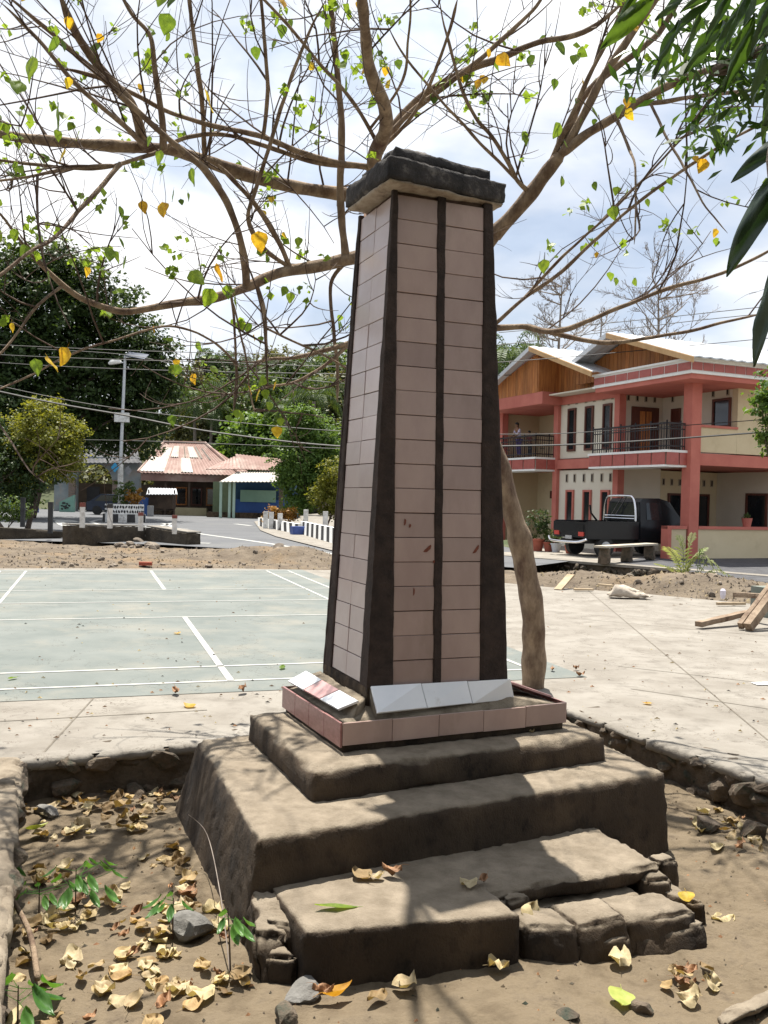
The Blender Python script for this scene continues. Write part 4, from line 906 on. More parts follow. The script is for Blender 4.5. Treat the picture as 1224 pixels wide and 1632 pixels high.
def planks(a,b0,z0,b1,z1,bpk,zpk,nm):
    """vertical boards filling a gable triangle in the plane a, from b0 to b1 with base z0"""
    n=int(abs(b1-b0)/.16); ms=MB()
    for i in range(n):
        t0=b0+(b1-b0)*i/n; t1=b0+(b1-b0)*(i+.9)/n
        zz=lambda b:(z1+(zpk-z1)*((b-b0)/(bpk-b0) if (b-bpk)*(b0-bpk)>0 else (b1-b)/(b1-bpk) if b1!=bpk else 1))
        q=[hl(a,t0,z0),hl(a,t1,z0),hl(a+.03,t1,z0),hl(a+.03,t0,z0),hl(a,t0,zz(t0)),hl(a,t1,zz(t1)),hl(a+.03,t1,zz(t1)),hl(a+.03,t0,zz(t0))]
        MB().hexa(q).build('cladding_board',wood,hs)
planks(-W_+.02,bl1+.1,5.44,bp1+.01,5.95,bp1,6.85,'l')
planks(-.02,bp1,5.3,br1,5.72,bp1,6.85,'r') if False else None
n=20
for i in range(n):
    t0=bp1-(bp1-br1)*i/n; t1=bp1-(bp1-br1)*(i+.92)/n; zz=lambda b:g1r-.05+(g1p-.2-g1r+.05)*(b-br1)/(bp1-br1)
    MB().hexa([hl(-.05,t0,5.28),hl(-.05,t1,5.28),hl(0,t1,5.28),hl(0,t0,5.28),hl(-.05,t0,zz(t0)),hl(-.05,t1,zz(t1)),hl(0,t1,zz(t1)),hl(0,t0,zz(t0))]).build('cladding_board',wood,hs)
for i in range(30):
    t0=-W_+.3+6.0*i/30; t1=t0+.185; zz=lambda b:min(zt_+.0+(g2p-.1-zt_)*(b+W_)/(bp2+W_), 5.72+(g2p-.1-5.72)*(5.9-b)/(5.9-bp2)); a=-.3
    if zz(t0)<5.66: continue
    MB().hexa([hl(a,t0,5.6),hl(a,t1,5.6),hl(a+.04,t1,5.6),hl(a+.04,t0,5.6),hl(a,t0,zz(t0)),hl(a,t1,zz(t1)),hl(a+.04,t1,zz(t1)),hl(a+.04,t0,zz(t0))]).build('cladding_board',wood,hs)
m=MB(); hbox(m,-W_+.3,9.3,-.1,be-.1,5.31,5.36); part(m,'ceiling',whitewall)
# side return of the projecting left gable
m=MB(); hbox(m,-W_+.03,-.05,bp1-.05,bp1,5.3,6.7); part(m,'gable_return',wood)
# ------------------------------------------------------------ things by the house
T0=np.array([5.75,25.85,0.])
def tl(x,y,z): return T0+V_*x+U_*y+np.array([0,0,z])
def tbox(x0,x1,y0,y1,z0,z1,mb=None): return (mb or MB()).box(tl(x0,y0,z0),V_*(x1-x0),U_*(y1-y0),[0,0,z1-z0])
car_black=mat('black_car_paint',(.006,.006,.008),(.009,.01,.012),2,.25,spec=.35)
chrome=mat('chrome',(.7,.7,.72),(.78,.78,.8),2,.15,metal=1)
rubber=mat('tyre_rubber',(.02,.02,.02),(.035,.035,.035),12,.85)
tk=empty('pickup_truck',tl(2,.8,0),'black pickup truck with chrome roll bar parked under the balcony of the coral house','truck')
tbox(.05,1.88,.04,1.56,.55,.63).build('bed_floor',car_black,tk)
for q in ((.05,1.88,0,.05),(.05,1.88,1.55,1.6)): 
    w=tbox(q[0],q[1],q[2],q[3],.52,1.0).build('bed_side',car_black,tk); tbox(q[0],q[1],q[2]-.015,q[3]+.015,1.0,1.035).build('side_rail',car_black,w)
tg=tbox(0,.045,0,1.6,.55,1.0).build('tailgate',car_black,tk); tbox(-.012,-.001,.1,1.5,.68,.92).build('tailgate_panel',car_black,tg)
tbox(-.03,.0,.08,.32,.60,.72).build('tail_light',redp,tk); tbox(-.03,.0,1.28,1.52,.60,.72).build('tail_light',redp,tk)
tbox(-.03,-.002,.65,.95,.5,.6).build('number_plate',mat('plate',(.3,.3,.3),None,5),tk)
# rear bumper of bent chrome tube
v,f=tube(smooth_curve([tl(-.05,-.12,.52),tl(-.16,.1,.44),tl(-.2,.5,.42),tl(-.2,1.1,.42),tl(-.16,1.5,.44),tl(-.05,1.75,.54)],[.035]*6,4)[0],.04,8); obj('bumper',v,f,chrome,tk,smooth=True)
tbox(.1,3.7,.25,1.35,.38,.5).build('chassis',rubber,tk)
# cab: profile extruded across
prof=[(1.92,.45),(3.95,.42),(4.02,.75),(3.9,.98),(3.55,1.08),(3.02,1.66),(2.7,1.74),(2.05,1.72),(1.95,1.62),(1.92,1.05)]
V=[];n=len(prof)
for y,s in ((.0,0),(.06,1),(1.54,1),(1.6,0)):
    for x,z in prof:
        yy=y+(.10*(z-1.05)/.65 if z>1.06 else 0)*(1 if y<.8 else -1); V.append(tl(x+(0 if s else (.02 if x<2.5 else -.02)),yy,z))
Fc=[(k*n+i,k*n+(i+1)%n,(k+1)*n+(i+1)%n,(k+1)*n+i) for k in range(3) for i in range(n)]+[tuple(range(n))[::-1],tuple(range(3*n,4*n))]
obj('cab',V,Fc,car_black,tk)
MB().hexa([tl(2.2,.035,1.1),tl(3.25,.035,1.1),tl(3.25,.045,1.1),tl(2.2,.045,1.1),tl(2.2,.09,1.6),tl(2.85,.09,1.6),tl(2.85,.11,1.6),tl(2.2,.11,1.6)]).build('side_window',glass_d,tk)
tbox(1.895,1.915,.25,1.35,1.12,1.58).build('rear_window',glass_d,tk)
MB().hexa([tl(3.1,.15,1.62),tl(3.56,.15,1.11),tl(3.56,1.45,1.11),tl(3.1,1.45,1.62),tl(3.12,.15,1.64),tl(3.58,.15,1.13),tl(3.58,1.45,1.13),tl(3.12,1.45,1.64)]).build('windscreen',glass_d,tk)
rb=smooth_curve([tl(1.8,.06,1.0),tl(1.8,.09,1.45),tl(1.8,.2,1.74),tl(1.8,.45,1.79),tl(1.8,1.15,1.79),tl(1.8,1.4,1.74),tl(1.8,1.51,1.45),tl(1.8,1.54,1.0)],[.035]*8,5)
v,f=tube(rb[0],.032,8); ro=obj('roll_bar',v,f,chrome,tk,smooth=True)
for a,b in (((1.8,.1,1.12),(1.8,1.5,1.12)),((1.8,.1,1.2),(1.8,1.5,1.2)),((1.8,.5,1.76),(1.8,1.0,1.2)),((1.8,.7,1.76),(1.8,1.2,1.2))):
    v,f=tube([tl(*a),tl(*b)],.016,6); obj('cross_bar',v,f,chrome,ro)
v,f=tube([tl(1.5,1.5,1.03),tl(1.3,1.52,1.25),tl(1.25,1.52,1.5)],.03,6); obj('side_bar',v,f,car_black,tk)
def wheel(x,y,sg):
    c=tl(x,y,.29); P=[c-U_*.09,c-U_*.085,c+U_*.085,c+U_*.09]; v,f=tube(P,[.25,.29,.29,.25],24); w=obj('wheel',v,f,rubber,tk,smooth=False)
    v,f=tube([c-U_*.10*sg*1.0,c-U_*.02*sg],[.165,.17],20); r_=obj('rim',v,f,galv,w)
    for k in range(8):
        a=k*math.pi/4; d=V_*math.cos(a)+np.array([0,0,1])*math.sin(a); e=-V_*math.sin(a)+np.array([0,0,1])*math.cos(a)
        MB().box(c+d*.05-e*.015-U_*.112*sg,d*.1,e*.03,U_*.008*sg).build('spoke',rubber,w) if False else None
for x in (.72,3.3):
    wheel(x,.1,1); wheel(x,1.5,-1)
# bench of a plank on stone piers
b0=onz(968,900,0); b1=onz(1046,893,0); d=(b1-b0); L_=np.linalg.norm(d); d/=L_; nn=np.array([-d[1],d[0],0])
g=empty('bench',(b0+b1)/2,'pale plank bench on short stone piers beside the truck','bench')
MB().box(b0-d*.1+[0,0,.42],d*(L_+.2),nn*.35,[0,0,.05]).build('seat',mat('pale_plank',(.38,.34,.27),(.46,.42,.34),4,.9),g)
for k in (.04,.48,.95):
    q=b0+d*L_*k; v,f=rough_hexa([q-d*.12,q+d*.12,q+d*.12+nn*.3,q-d*.12+nn*.3]+[w+np.array([0,0,.42]) for w in (q-d*.09,q+d*.09,q+d*.09+nn*.28,q-d*.09+nn*.28)],.08,.02,6,.02,seed=k*9); obj('pier',v,f,stone_m,g)
pot_m=mat('terracotta',(.30,.08,.05),(.38,.11,.07),5,.8); pot_w=mat('pale_pot',(.45,.47,.5),None,5,.7)
# ---- foliage generator
def foliage(name,blobs,nleaf,size,m,parent=None,clump=.35,per=30,shell=.45,seed=0,up_=.35,org=None,asp=.6):
    r=np.random.RandomState(seed); blobs=np.array(blobs,float) # x y z rx ry rz
    vol=(blobs[:,3]*blobs[:,4]*blobs[:,5])**.7; pb=vol/vol.sum(); nc=max(1,nleaf//per)
    bi=r.choice(len(blobs),nc,p=pb); d=r.normal(size=(nc,3)); d/=np.linalg.norm(d,axis=1)[:,None]
    rad=r.uniform(0,1,nc)**shell; rad*=r.uniform(.78,1.12,nc)
    C=blobs[bi,:3]+d*rad[:,None]*blobs[bi,3:]
    ci=np.repeat(np.arange(nc),per); n=len(ci); off=r.normal(size=(n,3))*clump*r.uniform(.6,1.2,nc)[ci][:,None]*np.array([1,1,.7])*.6
    P=C[ci]+off
    nrm=r.normal(size=(n,3)); nrm[:,2]=abs(nrm[:,2])+up_; nrm+=d[ci]*.6; nrm/=np.linalg.norm(nrm,axis=1)[:,None]
    t=r.normal(size=(n,3)); t-=nrm*(t*nrm).sum(1)[:,None]; t/=np.linalg.norm(t,axis=1)[:,None]; b=np.cross(nrm,t)
    s=size*r.uniform(.6,1.3,n)[:,None]
    V=np.stack([P-t*s*.5,P-b*s*asp*.5+nrm*s*.08,P+t*s*.5,P+b*s*asp*.5+nrm*s*.08],1).reshape(-1,3)
    if org is None: org=WO[parent.name] if parent is not None else np.array([blobs[:,0].mean(),blobs[:,1].mean(),0])
    V=V-np.asarray(org)
    me=bpy.data.meshes.new(name); me.vertices.add(4*n); me.loops.add(4*n); me.polygons.add(n)
    me.vertices.foreach_set('co',V.astype(np.float32).ravel()); me.loops.foreach_set('vertex_index',np.arange(4*n)); me.polygons.foreach_set('loop_start',np.arange(0,4*n,4)); me.polygons.foreach_set('loop_total',np.full(n,4)); me.update(calc_edges=True)
    me.materials.append(m); o=bpy.data.objects.new(name,me); COL.objects.link(o)
    if parent is not None: o.parent=parent; o.location=tuple(org-WO[parent.name])
    else: o.location=tuple(org)
    WO[o.name]=np.asarray(org,float); return o
def fm(n,c1,c2,tr=.3,sc=2.5): return mat(n,c1,c2,sc,.55,trans=tr,spec=.3,lo=.38,hi=.62)
f_dark=fm('dark_foliage',(.018,.036,.010),(.048,.08,.02),.28); f_mid=fm('mid_foliage',(.035,.065,.016),(.095,.14,.036),.35)
f_light=fm('light_foliage',(.06,.12,.025),(.12,.19,.045),.4); f_yel=fm('yellow_foliage',(.10,.12,.018),(.2,.2,.035),.4); f_olive=fm('olive_foliage',(.065,.075,.03),(.155,.155,.07),.3)
f_orange=fm('croton_foliage',(.22,.10,.02),(.35,.2,.04),.3,6)
def limbs(t,base,top,r0,blobs,m,seed,nb=7):
    r=random.Random(seed); base=np.array(base,float);top=np.array(top,float)
    C,q=smooth_curve([base,base*.6+top*.4+[r.uniform(-.2,.2),0,0],top],[r0,r0*.75,r0*.45],6); v,f=tube(C,q,8); obj('trunk',v,f,m,t,smooth=True)
    for i in range(nb):
        b=blobs[i%len(blobs)]; s=C[r.randint(4,len(C)-1)]; e=np.array(b[:3])+np.array([r.uniform(-.5,.5)*b[3],r.uniform(-.5,.5)*b[4],r.uniform(-.2,.6)*b[5]])
        mid=(s+e)/2+[0,0,.1*np.linalg.norm(e-s)]
        Q,w=smooth_curve([s,mid,e],[r0*.4,r0*.25,r0*.06],5); v,f=tube(Q,w,6); obj('branch',v,f,m,t,smooth=True)
def ptree(label,px,Y,blobpx,nleaf,size,m,bm_=bark3,name='tree',seed=0,grp=None,clump=.5,per=30,r0=.25,cat='tree',topf=.55,basez=0.):
    """blobpx: (px,py,rx_m,rz_m[,dY])"""
    base=aty(px,790,Y); base[2]=basez; t=empty(name,base,label,cat,grp); B_=[]
    for b in blobpx:
        c=aty(b[0],b[1],Y+(b[4] if len(b)>4 else 0)); B_.append((*c,b[2],b[2]*.9,b[3]))
    tz=max(b[2] for b in B_)*topf
    limbs(t,base,[np.mean([b[0] for b in B_]),Y,max(tz,base[2]+.3)],r0,B_,bm_,seed,min(9,2+2*len(B_)))
    foliage('crown',B_,nleaf,size,m,t,clump,per,seed=seed); return t
# potted plants at the house
def pot(px,py,r,h,m,lab,nl=300,fr=.3,fh=.35,fmat=f_mid):
    b=onz(px,py,0); b[2]=max(b[2],0); g=empty('potted_plant',b,lab,'potted plant')
    v,f=tube([b,b+[0,0,h*.85],b+[0,0,h*.86],b+[0,0,h]],[r*.7,r,r*1.12,r*1.12],16); obj('pot',v,f,m,g)
    foliage('leaves',[(b[0],b[1],b[2]+h+fh,fr,fr,fh)],nl,.13,fmat,g,.12,10,seed=int(px),asp=.4)
pot(856,878,.22,.38,pot_m,'bushy dark plant in a pot on the porch left of the house columns',500,.42,.5,f_dark)
pot(874,879,.16,.3,pot_m,'red pot with low plant beside the left porch column',180,.2,.2)
pot(886,880,.16,.28,pot_w,'pale pot with a small plant at the foot of the coral column',120,.15,.12)
pot(907,882,.14,.25,pot_m,'red pot standing behind the truck tail',80,.12,.1)
pp=hl(2.2,-.04,.95); g=empty('flower_pot',pp,'small coral pot standing on the parapet of the carport','pot'); v,f=tube([pp,pp+[0,0,.26]],[.11,.16],12); obj('pot',v,f,coral,g); foliage('leaves',[(*(pp+[0,0,.33]),.12,.12,.08)],60,.08,f_mid,g,.05,10,seed=3)
# young coconut sprouts on the heap
def frond_blade(C,w,n,seed,droop=.5,vcut=1.):
    """leaflets along a rachis curve C; returns verts,faces"""
    r=random.Random(seed); V=[];Fc=[]; C=np.array(C); T=np.gradient(C,axis=0); T/=np.linalg.norm(T,axis=1)[:,None]
    for i in range(n):
        t=.12+.88*i/n; k=t*(len(C)-1); a=int(k); p=C[a]*(1-(k-a))+C[min(a+1,len(C)-1)]*(k-a); d=T[a]; sd_=np.cross(d,[0,0,1.]); sd_/=np.linalg.norm(sd_)+1e-6
        L_=w*math.sin(math.pi*min(.97,.12+t*.85))**.6*r.uniform(.85,1.1)
        for s in (-1,1):
            e=p+sd_*s*L_*.75+d*L_*.45+np.array([0,0,-droop*L_]); m_=p+sd_*s*L_*.4+d*L_*.22+np.array([0,0,.02*L_]); ww=d*L_*.06*vcut
            b=len(V); V+=[p-ww*.4,p+ww*.4,m_+ww,m_-ww,e]; Fc+=[(b,b+1,b+2,b+3),(b+3,b+2,b+4)]
    return V,Fc
palm_m=fm('palm_leaf',(.035,.065,.018),(.085,.125,.035),.3); sprout_m=mat('sprout_leaf',(.20,.24,.10),(.34,.38,.2),9,.5,trans=.3)
bq=onz(1090,921,.1); g=empty('coconut_sprout',bq,'young palm sprout with pale feathered leaves on the dirt heap before the parapet','plant')
for i,(dx,dz,L_) in enumerate(((-.42,.62,1),(-.12,.85,1),(.15,.9,1),(.42,.62,1),(-.6,.28,1),(.22,.5,1))):
    C,_=smooth_curve([bq,bq+[dx*.45,rnd.uniform(-.1,.1),dz*.65],bq+[dx,rnd.uniform(-.25,.1),dz]],[1,1,1],5); v,f=frond_blade(C,.3,15,i,.15,1.2); obj('frond',v,f,sprout_m,g); v,f=tube(C,.008,4); obj('stalk',v,f,sprout_m,g)
bq=onz(1110,923,.1); g=empty('coconut_sprout',bq,'drooping half dry palm sprout to the right of the upright one','plant')
for i,(dx,dz) in enumerate(((.1,.42),(.5,.22),(.8,.05),(.3,.3),(.62,.0))):
    C,_=smooth_curve([bq,bq+[dx*.5,0,dz+.15],bq+[dx,-.1,dz-.08]],[1,1,1],5); v,f=frond_blade(C,.16,9,i+9,.5,2); obj('frond',v,f,sprout_m if i else f_light,g); v,f=tube(C,.007,4); obj('stalk',v,f,sprout_m,g)
# cloth, scraps, ball
p=onz(998,951,.03); v,f=rough_hexa([p+np.array(q) for q in ((-.32,-.12,0),(.42,-.16,0),(.4,.2,0),(-.3,.2,0),(-.2,-.05,.2),(.36,-.1,.05),(.3,.12,.06),(-.15,.1,.22))],.04,.04,5,.03,seed=60,big=.04)
setp(obj('sack',v,f,mat('sack_cloth',(.36,.31,.25),(.48,.42,.35),6,.9,.5,40),smooth=True),'crumpled pale sack lying where the slab meets the dirt heap','sack')
p=onz(1152,951,.1); v,f=tube([p-[0,0,.03],p+[0,0,.03],p+[0,0,.1],p+[0,0,.13]],[.03,.045,.045,.02],12); setp(obj('plastic_cup',v,f,mat('clear_plastic',(.55,.52,.6),None,5,.2)),'small pale plastic cup on the slope of the dirt heap','cup')
def scrap(px,py,L_,w,th,rz,ry,m,lab,cat,name,z=.02):
    p=onz(px,py,z); x=np.array([math.cos(rz)*math.cos(ry),math.sin(rz)*math.cos(ry),math.sin(ry)]); y=np.array([-math.sin(rz),math.cos(rz),0]); zz=np.cross(x,y)
    c=[p-x*L_/2-y*w/2,p+x*L_/2-y*w/2,p+x*L_/2+y*w/2,p-x*L_/2+y*w/2]
    setp(MB().hexa(c+[q+zz*th for q in c]).build(name,m),lab,cat)
husk=mat('dry_husk',(.32,.24,.15),(.44,.35,.24),6,.9)
scrap(900,930,.55,.14,.04,.9,.45,husk,'dry curled palm husk on the left end of the dirt heap','husk','palm_husk',.1)
scrap(966,934,.3,.08,.03,-.7,.0,husk,'short piece of dry husk on the heap right of the long one','husk','palm_husk',.08)
scrap(930,941,.35,.08,.03,.2,0,husk,'flat piece of husk where the slab begins','husk','palm_husk')
scrap(1215,1090,.16,.10,.006,.2,0,white_m,'white scrap of paper on the slab near the right frame edge','paper','paper_scrap',.005)
# timber pile at the right edge
board=mat('weathered_timber',(.17,.115,.075),(.29,.22,.155),6,.85,.5,50,stretch=(1,1,1),c3=(.09,.05,.03),s3=8)
def beam(a,b,w,h,lab,roll_=0):
    a=np.array(a,float);b=np.array(b,float); x=b-a; L_=np.linalg.norm(x); xn=x/L_; y=np.cross([0,0,1.],xn); y/=np.linalg.norm(y); z=np.cross(xn,y)
    c=[a-y*w/2,a-y*w/2+x,a+y*w/2+x,a+y*w/2]; v,f=rough_hexa([q-z*h/2 for q in c]+[q+z*h/2 for q in c],.1,.004,8,.004,seed=rnd.random()*9); setp(obj('timber_beam',v,f,board),lab,'beam')
pY=lambda x,y,Y: aty(x,y,Y)
beam(onz(1113,995,.06),onz(1200,975,.16),.11,.07,'long brown beam lying flat with its end towards the obelisk')
beam(onz(1192,1000,.05),pY(1290,870,12.2),.10,.12,'grey squared beam leaning up out of the frame')
beam(onz(1180,998,.05),pY(1285,862,12.5),.07,.10,'darker beam leaning just behind the grey squared one')
beam(pY(1172,948,12.6),pY(1262,952,11.6),.10,.07,'upper brown beam jutting from the timber pile')
m=MB(); q=onz(1262,985,0); m.cbox(q,.75,.8,.42,.35); setp(m.build('crate',mat('grey_board',(.13,.15,.13),(.2,.21,.18),4,.9)),'grey green box under the timber pile at the right edge','crate')
scrap(1165,964,.5,.05,.04,.25,0,husk,'thin pale stick at the foot of the dirt heap near the timbers','stick','stick',.02)
# ------------------------------------------------------------ people on the balcony
skin=mat('skin',(.16,.075,.04),None,4,.6); hair=mat('hair',(.01,.008,.007),None,4,.7); shirt1=mat('lilac_shirt',(.42,.38,.5),(.5,.46,.58),9,.9); pants1=mat('purple_trousers',(.08,.06,.2),None,8,.9); shirt2=mat('maroon_shirt',(.14,.03,.03),None,8,.9); pants2=mat('dark_shorts',(.03,.03,.04),None,8,.9)
def skinmesh(name,joints,edges,m,parent,org,sc_):
    me=bpy.data.meshes.new(name); me.from_pydata([tuple(np.array(j[:3])*sc_) for j in joints],edges,[]); o=bpy.data.objects.new(name,me); COL.objects.link(o)
    sk=o.modifiers.new('skin','SKIN'); su=o.modifiers.new('sub','SUBSURF'); su.levels=1; su.render_levels=1
    for i,j in enumerate(joints): me.skin_vertices[0].data[i].radius=(j[3]*sc_,(j[4] if len(j)>4 else j[3])*sc_)
    me.skin_vertices[0].data[0].use_root=True; me.materials.append(m); o.parent=parent; o.location=(0,0,0); return o
def person(loc,h,rz,lab,sm_,pm_,lean=.08,longhair=False):
    t=empty('person',loc,lab,'person'); t.rotation_euler=(0,0,rz); s=h/1.7
    #      x right, y forward(-)...
    J=[(0,0,.95,.13,.10),(0,-.02,1.15,.12,.09),(0,-lean,1.38,.14,.09),(0,-lean-.01,1.47,.05),(0,-lean-.03,1.56,.075,.085),(0,-lean-.03,1.64,.075,.09),
       (.18,-lean,1.38,.05),(.22,-lean-.06,1.13,.038),(.16,-lean-.28,1.02,.03),(.13,-lean-.34,1.0,.028),(-.18,-lean,1.38,.05),(-.22,-lean-.06,1.13,.038),(-.16,-lean-.28,1.02,.03),(-.13,-lean-.34,1.0,.028),
       (.09,0,.88,.085),(.10,-.01,.5,.055),(.10,.02,.1,.04),(.10,-.10,.03,.035),(-.09,0,.88,.085),(-.10,-.01,.5,.055),(-.10,.02,.1,.04),(-.10,-.10,.03,.035)]
    E_=[(0,1),(1,2),(2,3),(3,4),(4,5),(2,6),(6,7),(7,8),(8,9),(2,10),(10,11),(11,12),(12,13),(0,14),(14,15),(15,16),(16,17),(0,18),(18,19),(19,20),(20,21)]
    skinmesh('body',J,E_,skin,t,None,s)
    k=1.18; sh_=[(0,0,.93,.13*k,.1*k),(0,-.02,1.15,.12*k,.09*k),(0,-lean,1.38,.135*k,.09*k),(.18,-lean,1.38,.058),(.215,-lean-.04,1.2,.052),(-.18,-lean,1.38,.058),(-.215,-lean-.04,1.2,.052)]
    skinmesh('shirt',sh_,[(0,1),(1,2),(2,3),(3,4),(2,5),(5,6)],sm_,t,None,s)
    tr_=[(0,0,.95,.13*1.1,.1*1.15),(.09,0,.86,.1),(.10,-.01,.5,.075),(.10,.02,.16,.06),(-.09,0,.86,.1),(-.10,-.01,.5,.075),(-.10,.02,.16,.06)]
    skinmesh('trousers',tr_,[(0,1),(1,2),(2,3),(0,4),(4,5),(5,6)],pm_,t,None,s)
    bm=bmesh.new(); bmesh.ops.create_uvsphere(bm,u_segments=14,v_segments=10,radius=1)
    for v in bm.verts: v.co=Vector((v.co.x*.092,v.co.y*.105,v.co.z*.10)); 
    bmesh.ops.delete(bm,geom=[v for v in bm.verts if v.co.z<-.03 and v.co.y<.02],context='VERTS')
    if longhair:
        for v in bm.verts:
            if v.co.z<-.05: v.co.z-=.10
    for v in bm.verts: v.co=(v.co+Vector((0,-lean-.02,1.645)))*s
    me=bpy.data.meshes.new('hair'); bm.to_mesh(me); bm.free(); me.materials.append(hair); o=bpy.data.objects.new('hair',me); COL.objects.link(o); o.parent=t
    return t
person(hl(-.62,8.35,z2+.04),1.32,R(-66),'person in a lilac top leaning on the left balcony railing, hand raised to the face',shirt1,pants1,.12,True)
person(hl(-.62,7.62,z2+.04),.98,R(-66),'small person in a maroon shirt standing at the balcony railing',shirt2,pants2,.05)
# ------------------------------------------------------------ far side of the road
rust=mat('rusty_sheet',(.22,.125,.10),(.29,.18,.15),1.2,.7,.1,10,c3=(.40,.32,.27),s3=.7); pale_sheet=mat('pale_sheet',(.44,.41,.36),(.56,.52,.46),1.5,.6,c3=(.35,.28,.23),s3=1.1)
darkwall=mat('dark_timber_wall',(.05,.035,.028),(.1,.07,.05),1.5,.9); 
Yh=64.
def fx(px,Y): return aty(px,790,Y)[0]
def fz(px,py,Y): return aty(px,py,Y)[2]
g=empty('house',(fx(300,Yh+4),Yh+4,0),'low house under a hipped rusty roof patched with pale sheets across the road','house')
x0,x1=fx(219,Yh),fx(383,Yh); ze=fz(219,753,Yh); xa,xb=fx(260,Yh+4),fx(325,Yh+4); zr=fz(290,706,Yh+4)
UPN=np.array([0,-.5,1.])
def slope4(name,a,b,c,d,m,nr_=16,lift=0.,p=g): 
    o_=np.array([0,-lift*.6,lift]); return sheet(name,[np.array(q)+o_ for q in (a,b,c,d)],.05,m,p,rib=.05,nr_=nr_)
Fa,Fb,Fc_,Fd=np.array([x0,Yh,ze]),np.array([x1,Yh,ze-.05]),np.array([xb,Yh+4,zr]),np.array([xa,Yh+4,zr])
slope4('roof_slope',Fa,Fb,Fc_,Fd,rust,26); slope4('roof_slope',(x0,Yh+8,ze),Fa,Fd,Fd+np.array([.01,0,0]),rust,10); slope4('roof_slope',Fb,(x1,Yh+8,ze),Fc_+np.array([.01,0,0]),Fc_,rust,10)
def fpt(s,t): return (Fa*(1-s)+Fb*s)*(1-t)+(Fd*(1-s)+Fc_*s)*t
for s0,s1,t0_,t1_ in ((.0,.14,.03,.48),(.14,.25,.03,.8),(.27,.38,.5,.86),(.42,.54,.03,.47),(.47,.49,.5,.85),(.54,.66,.5,.85),(.69,.72,.48,.85),(.8,.82,.45,.8)):
    s1=min(s1,.98); slope4('roof_patch',fpt(s0,t0_),fpt(s1,t0_),fpt(s1,t1_),fpt(s0,t1_),pale_sheet,4,.05)
for q in ((Fa,Fd),(Fb,Fc_),(Fd,Fc_)):
    v,f=tube([q[0]+[0,0,.06],q[1]+[0,0,.06]],.10,6); obj('ridge_cap',v,f,rust,g)
m=MB().box([x0+.7,Yh+1.8,0],[x1-x0-1.2,0,0],[0,5,0],[0,0,ze-.05]); m.build('wall',darkwall,g)
m=MB().box([x0+.2,Yh+.1,ze-.55],[x1-x0-.5,0,0],[0,.08,0],[0,0,.5]); m.build('eave_board',rust,g)
for i in range(6):
    q=x0+1.2+i*1.1; w=MB().box([q,Yh+1.72,.7],[.8,0,0],[0,.08,0],[0,0,1.3]).build('window',wood if i%2 else darkwood,g); MB().box([q+.1,Yh+1.69,.8],[.6,0,0],[0,.03,0],[0,0,1.1]).build('pane',glass_d,w)
for px in (262,300,345,380): MB().cbox([fx(px,Yh),Yh+.3,0],.14,.14,ze-.1).build('post',darkwall,g)
MB().box([fx(280,Yh),Yh-.1,0],[2.2,0,0],[0,.6,0],[0,0,.55]).build('veranda_step',mat('yellow_plaster',(.3,.26,.16),(.38,.33,.21),2,.9),g)
MB().box([x0+.4,Yh+.4,0],[x1-x0-.5,0,0],[0,1.4,0],[0,0,.3]).build('plinth',concrete_side,g)
# shop
Ys=60.; g=empty('shop',(fx(408,Ys),Ys+3,0),'small blue fronted shop with a two tiered corrugated roof and green signboard','shop')
p3=lambda px,py,Y:aty(px,py,Y)
sheet('lower_roof',[p3(349,768,Ys),p3(470,768,Ys),p3(455,752,Ys+2.5),p3(378,752,Ys+2.5)],.05,pale_sheet,g,rib=.05,nr_=20)
sheet('upper_roof',[p3(385,748,Ys+2.3),p3(452,750,Ys+2.3),p3(450,732,Ys+4),p3(375,724,Ys+4)],.05,rust,g,rib=.05,nr_=14)
sheet('side_roof',[p3(328,748,Ys+2),p3(384,748,Ys+2),p3(378,726,Ys+4),p3(345,740,Ys+4)],.05,rust,g,rib=.05,nr_=8)
bluew=mat('blue_wall',(.02,.05,.10),(.03,.08,.15),1,.8); bluel=mat('blue_front',(.02,.06,.2),(.03,.09,.28),1,.7)
xs0,xs1=fx(372,Ys+2),fx(470,Ys+2); hh=fz(400,768,Ys)
MB().box([xs0,Ys+2,0],[xs1-xs0,0,0],[0,4,0],[0,0,hh+.3]).build('wall',bluew,g); MB().box([xs0+.2,Ys+1.6,.35],[xs1-xs0-.4,0,0],[0,.35,0],[0,0,.9]).build('counter',bluel,g)
MB().box([fx(383,Ys+1.5),Ys+1.5,fz(400,800,Ys+1.5)],[2.4,0,0],[0,.08,0],[0,0,.8]).build('signboard',mat('green_board',(.16,.27,.2),(.2,.32,.24),1,.6),g)
for px in (352,366,373): MB().cbox([fx(px,Ys+.5),Ys+.5,0],.16,.16,hh-.05).build('post',mat('mint_paint',(.35,.48,.4),(.42,.55,.47),2,.8),g)
MB().box([xs0-1.6,Ys+1,0],[xs1-xs0+1.6,0,0],[0,1,0],[0,0,.35]).build('plinth',concrete_side,g)
m=MB().box([xs0-1.4,Ys+2,0],[1.35,0,0],[0,3,0],[0,0,hh]); m.build('side_wall',mat('green_wall',(.12,.16,.09),(.17,.2,.12),1,.9),g)
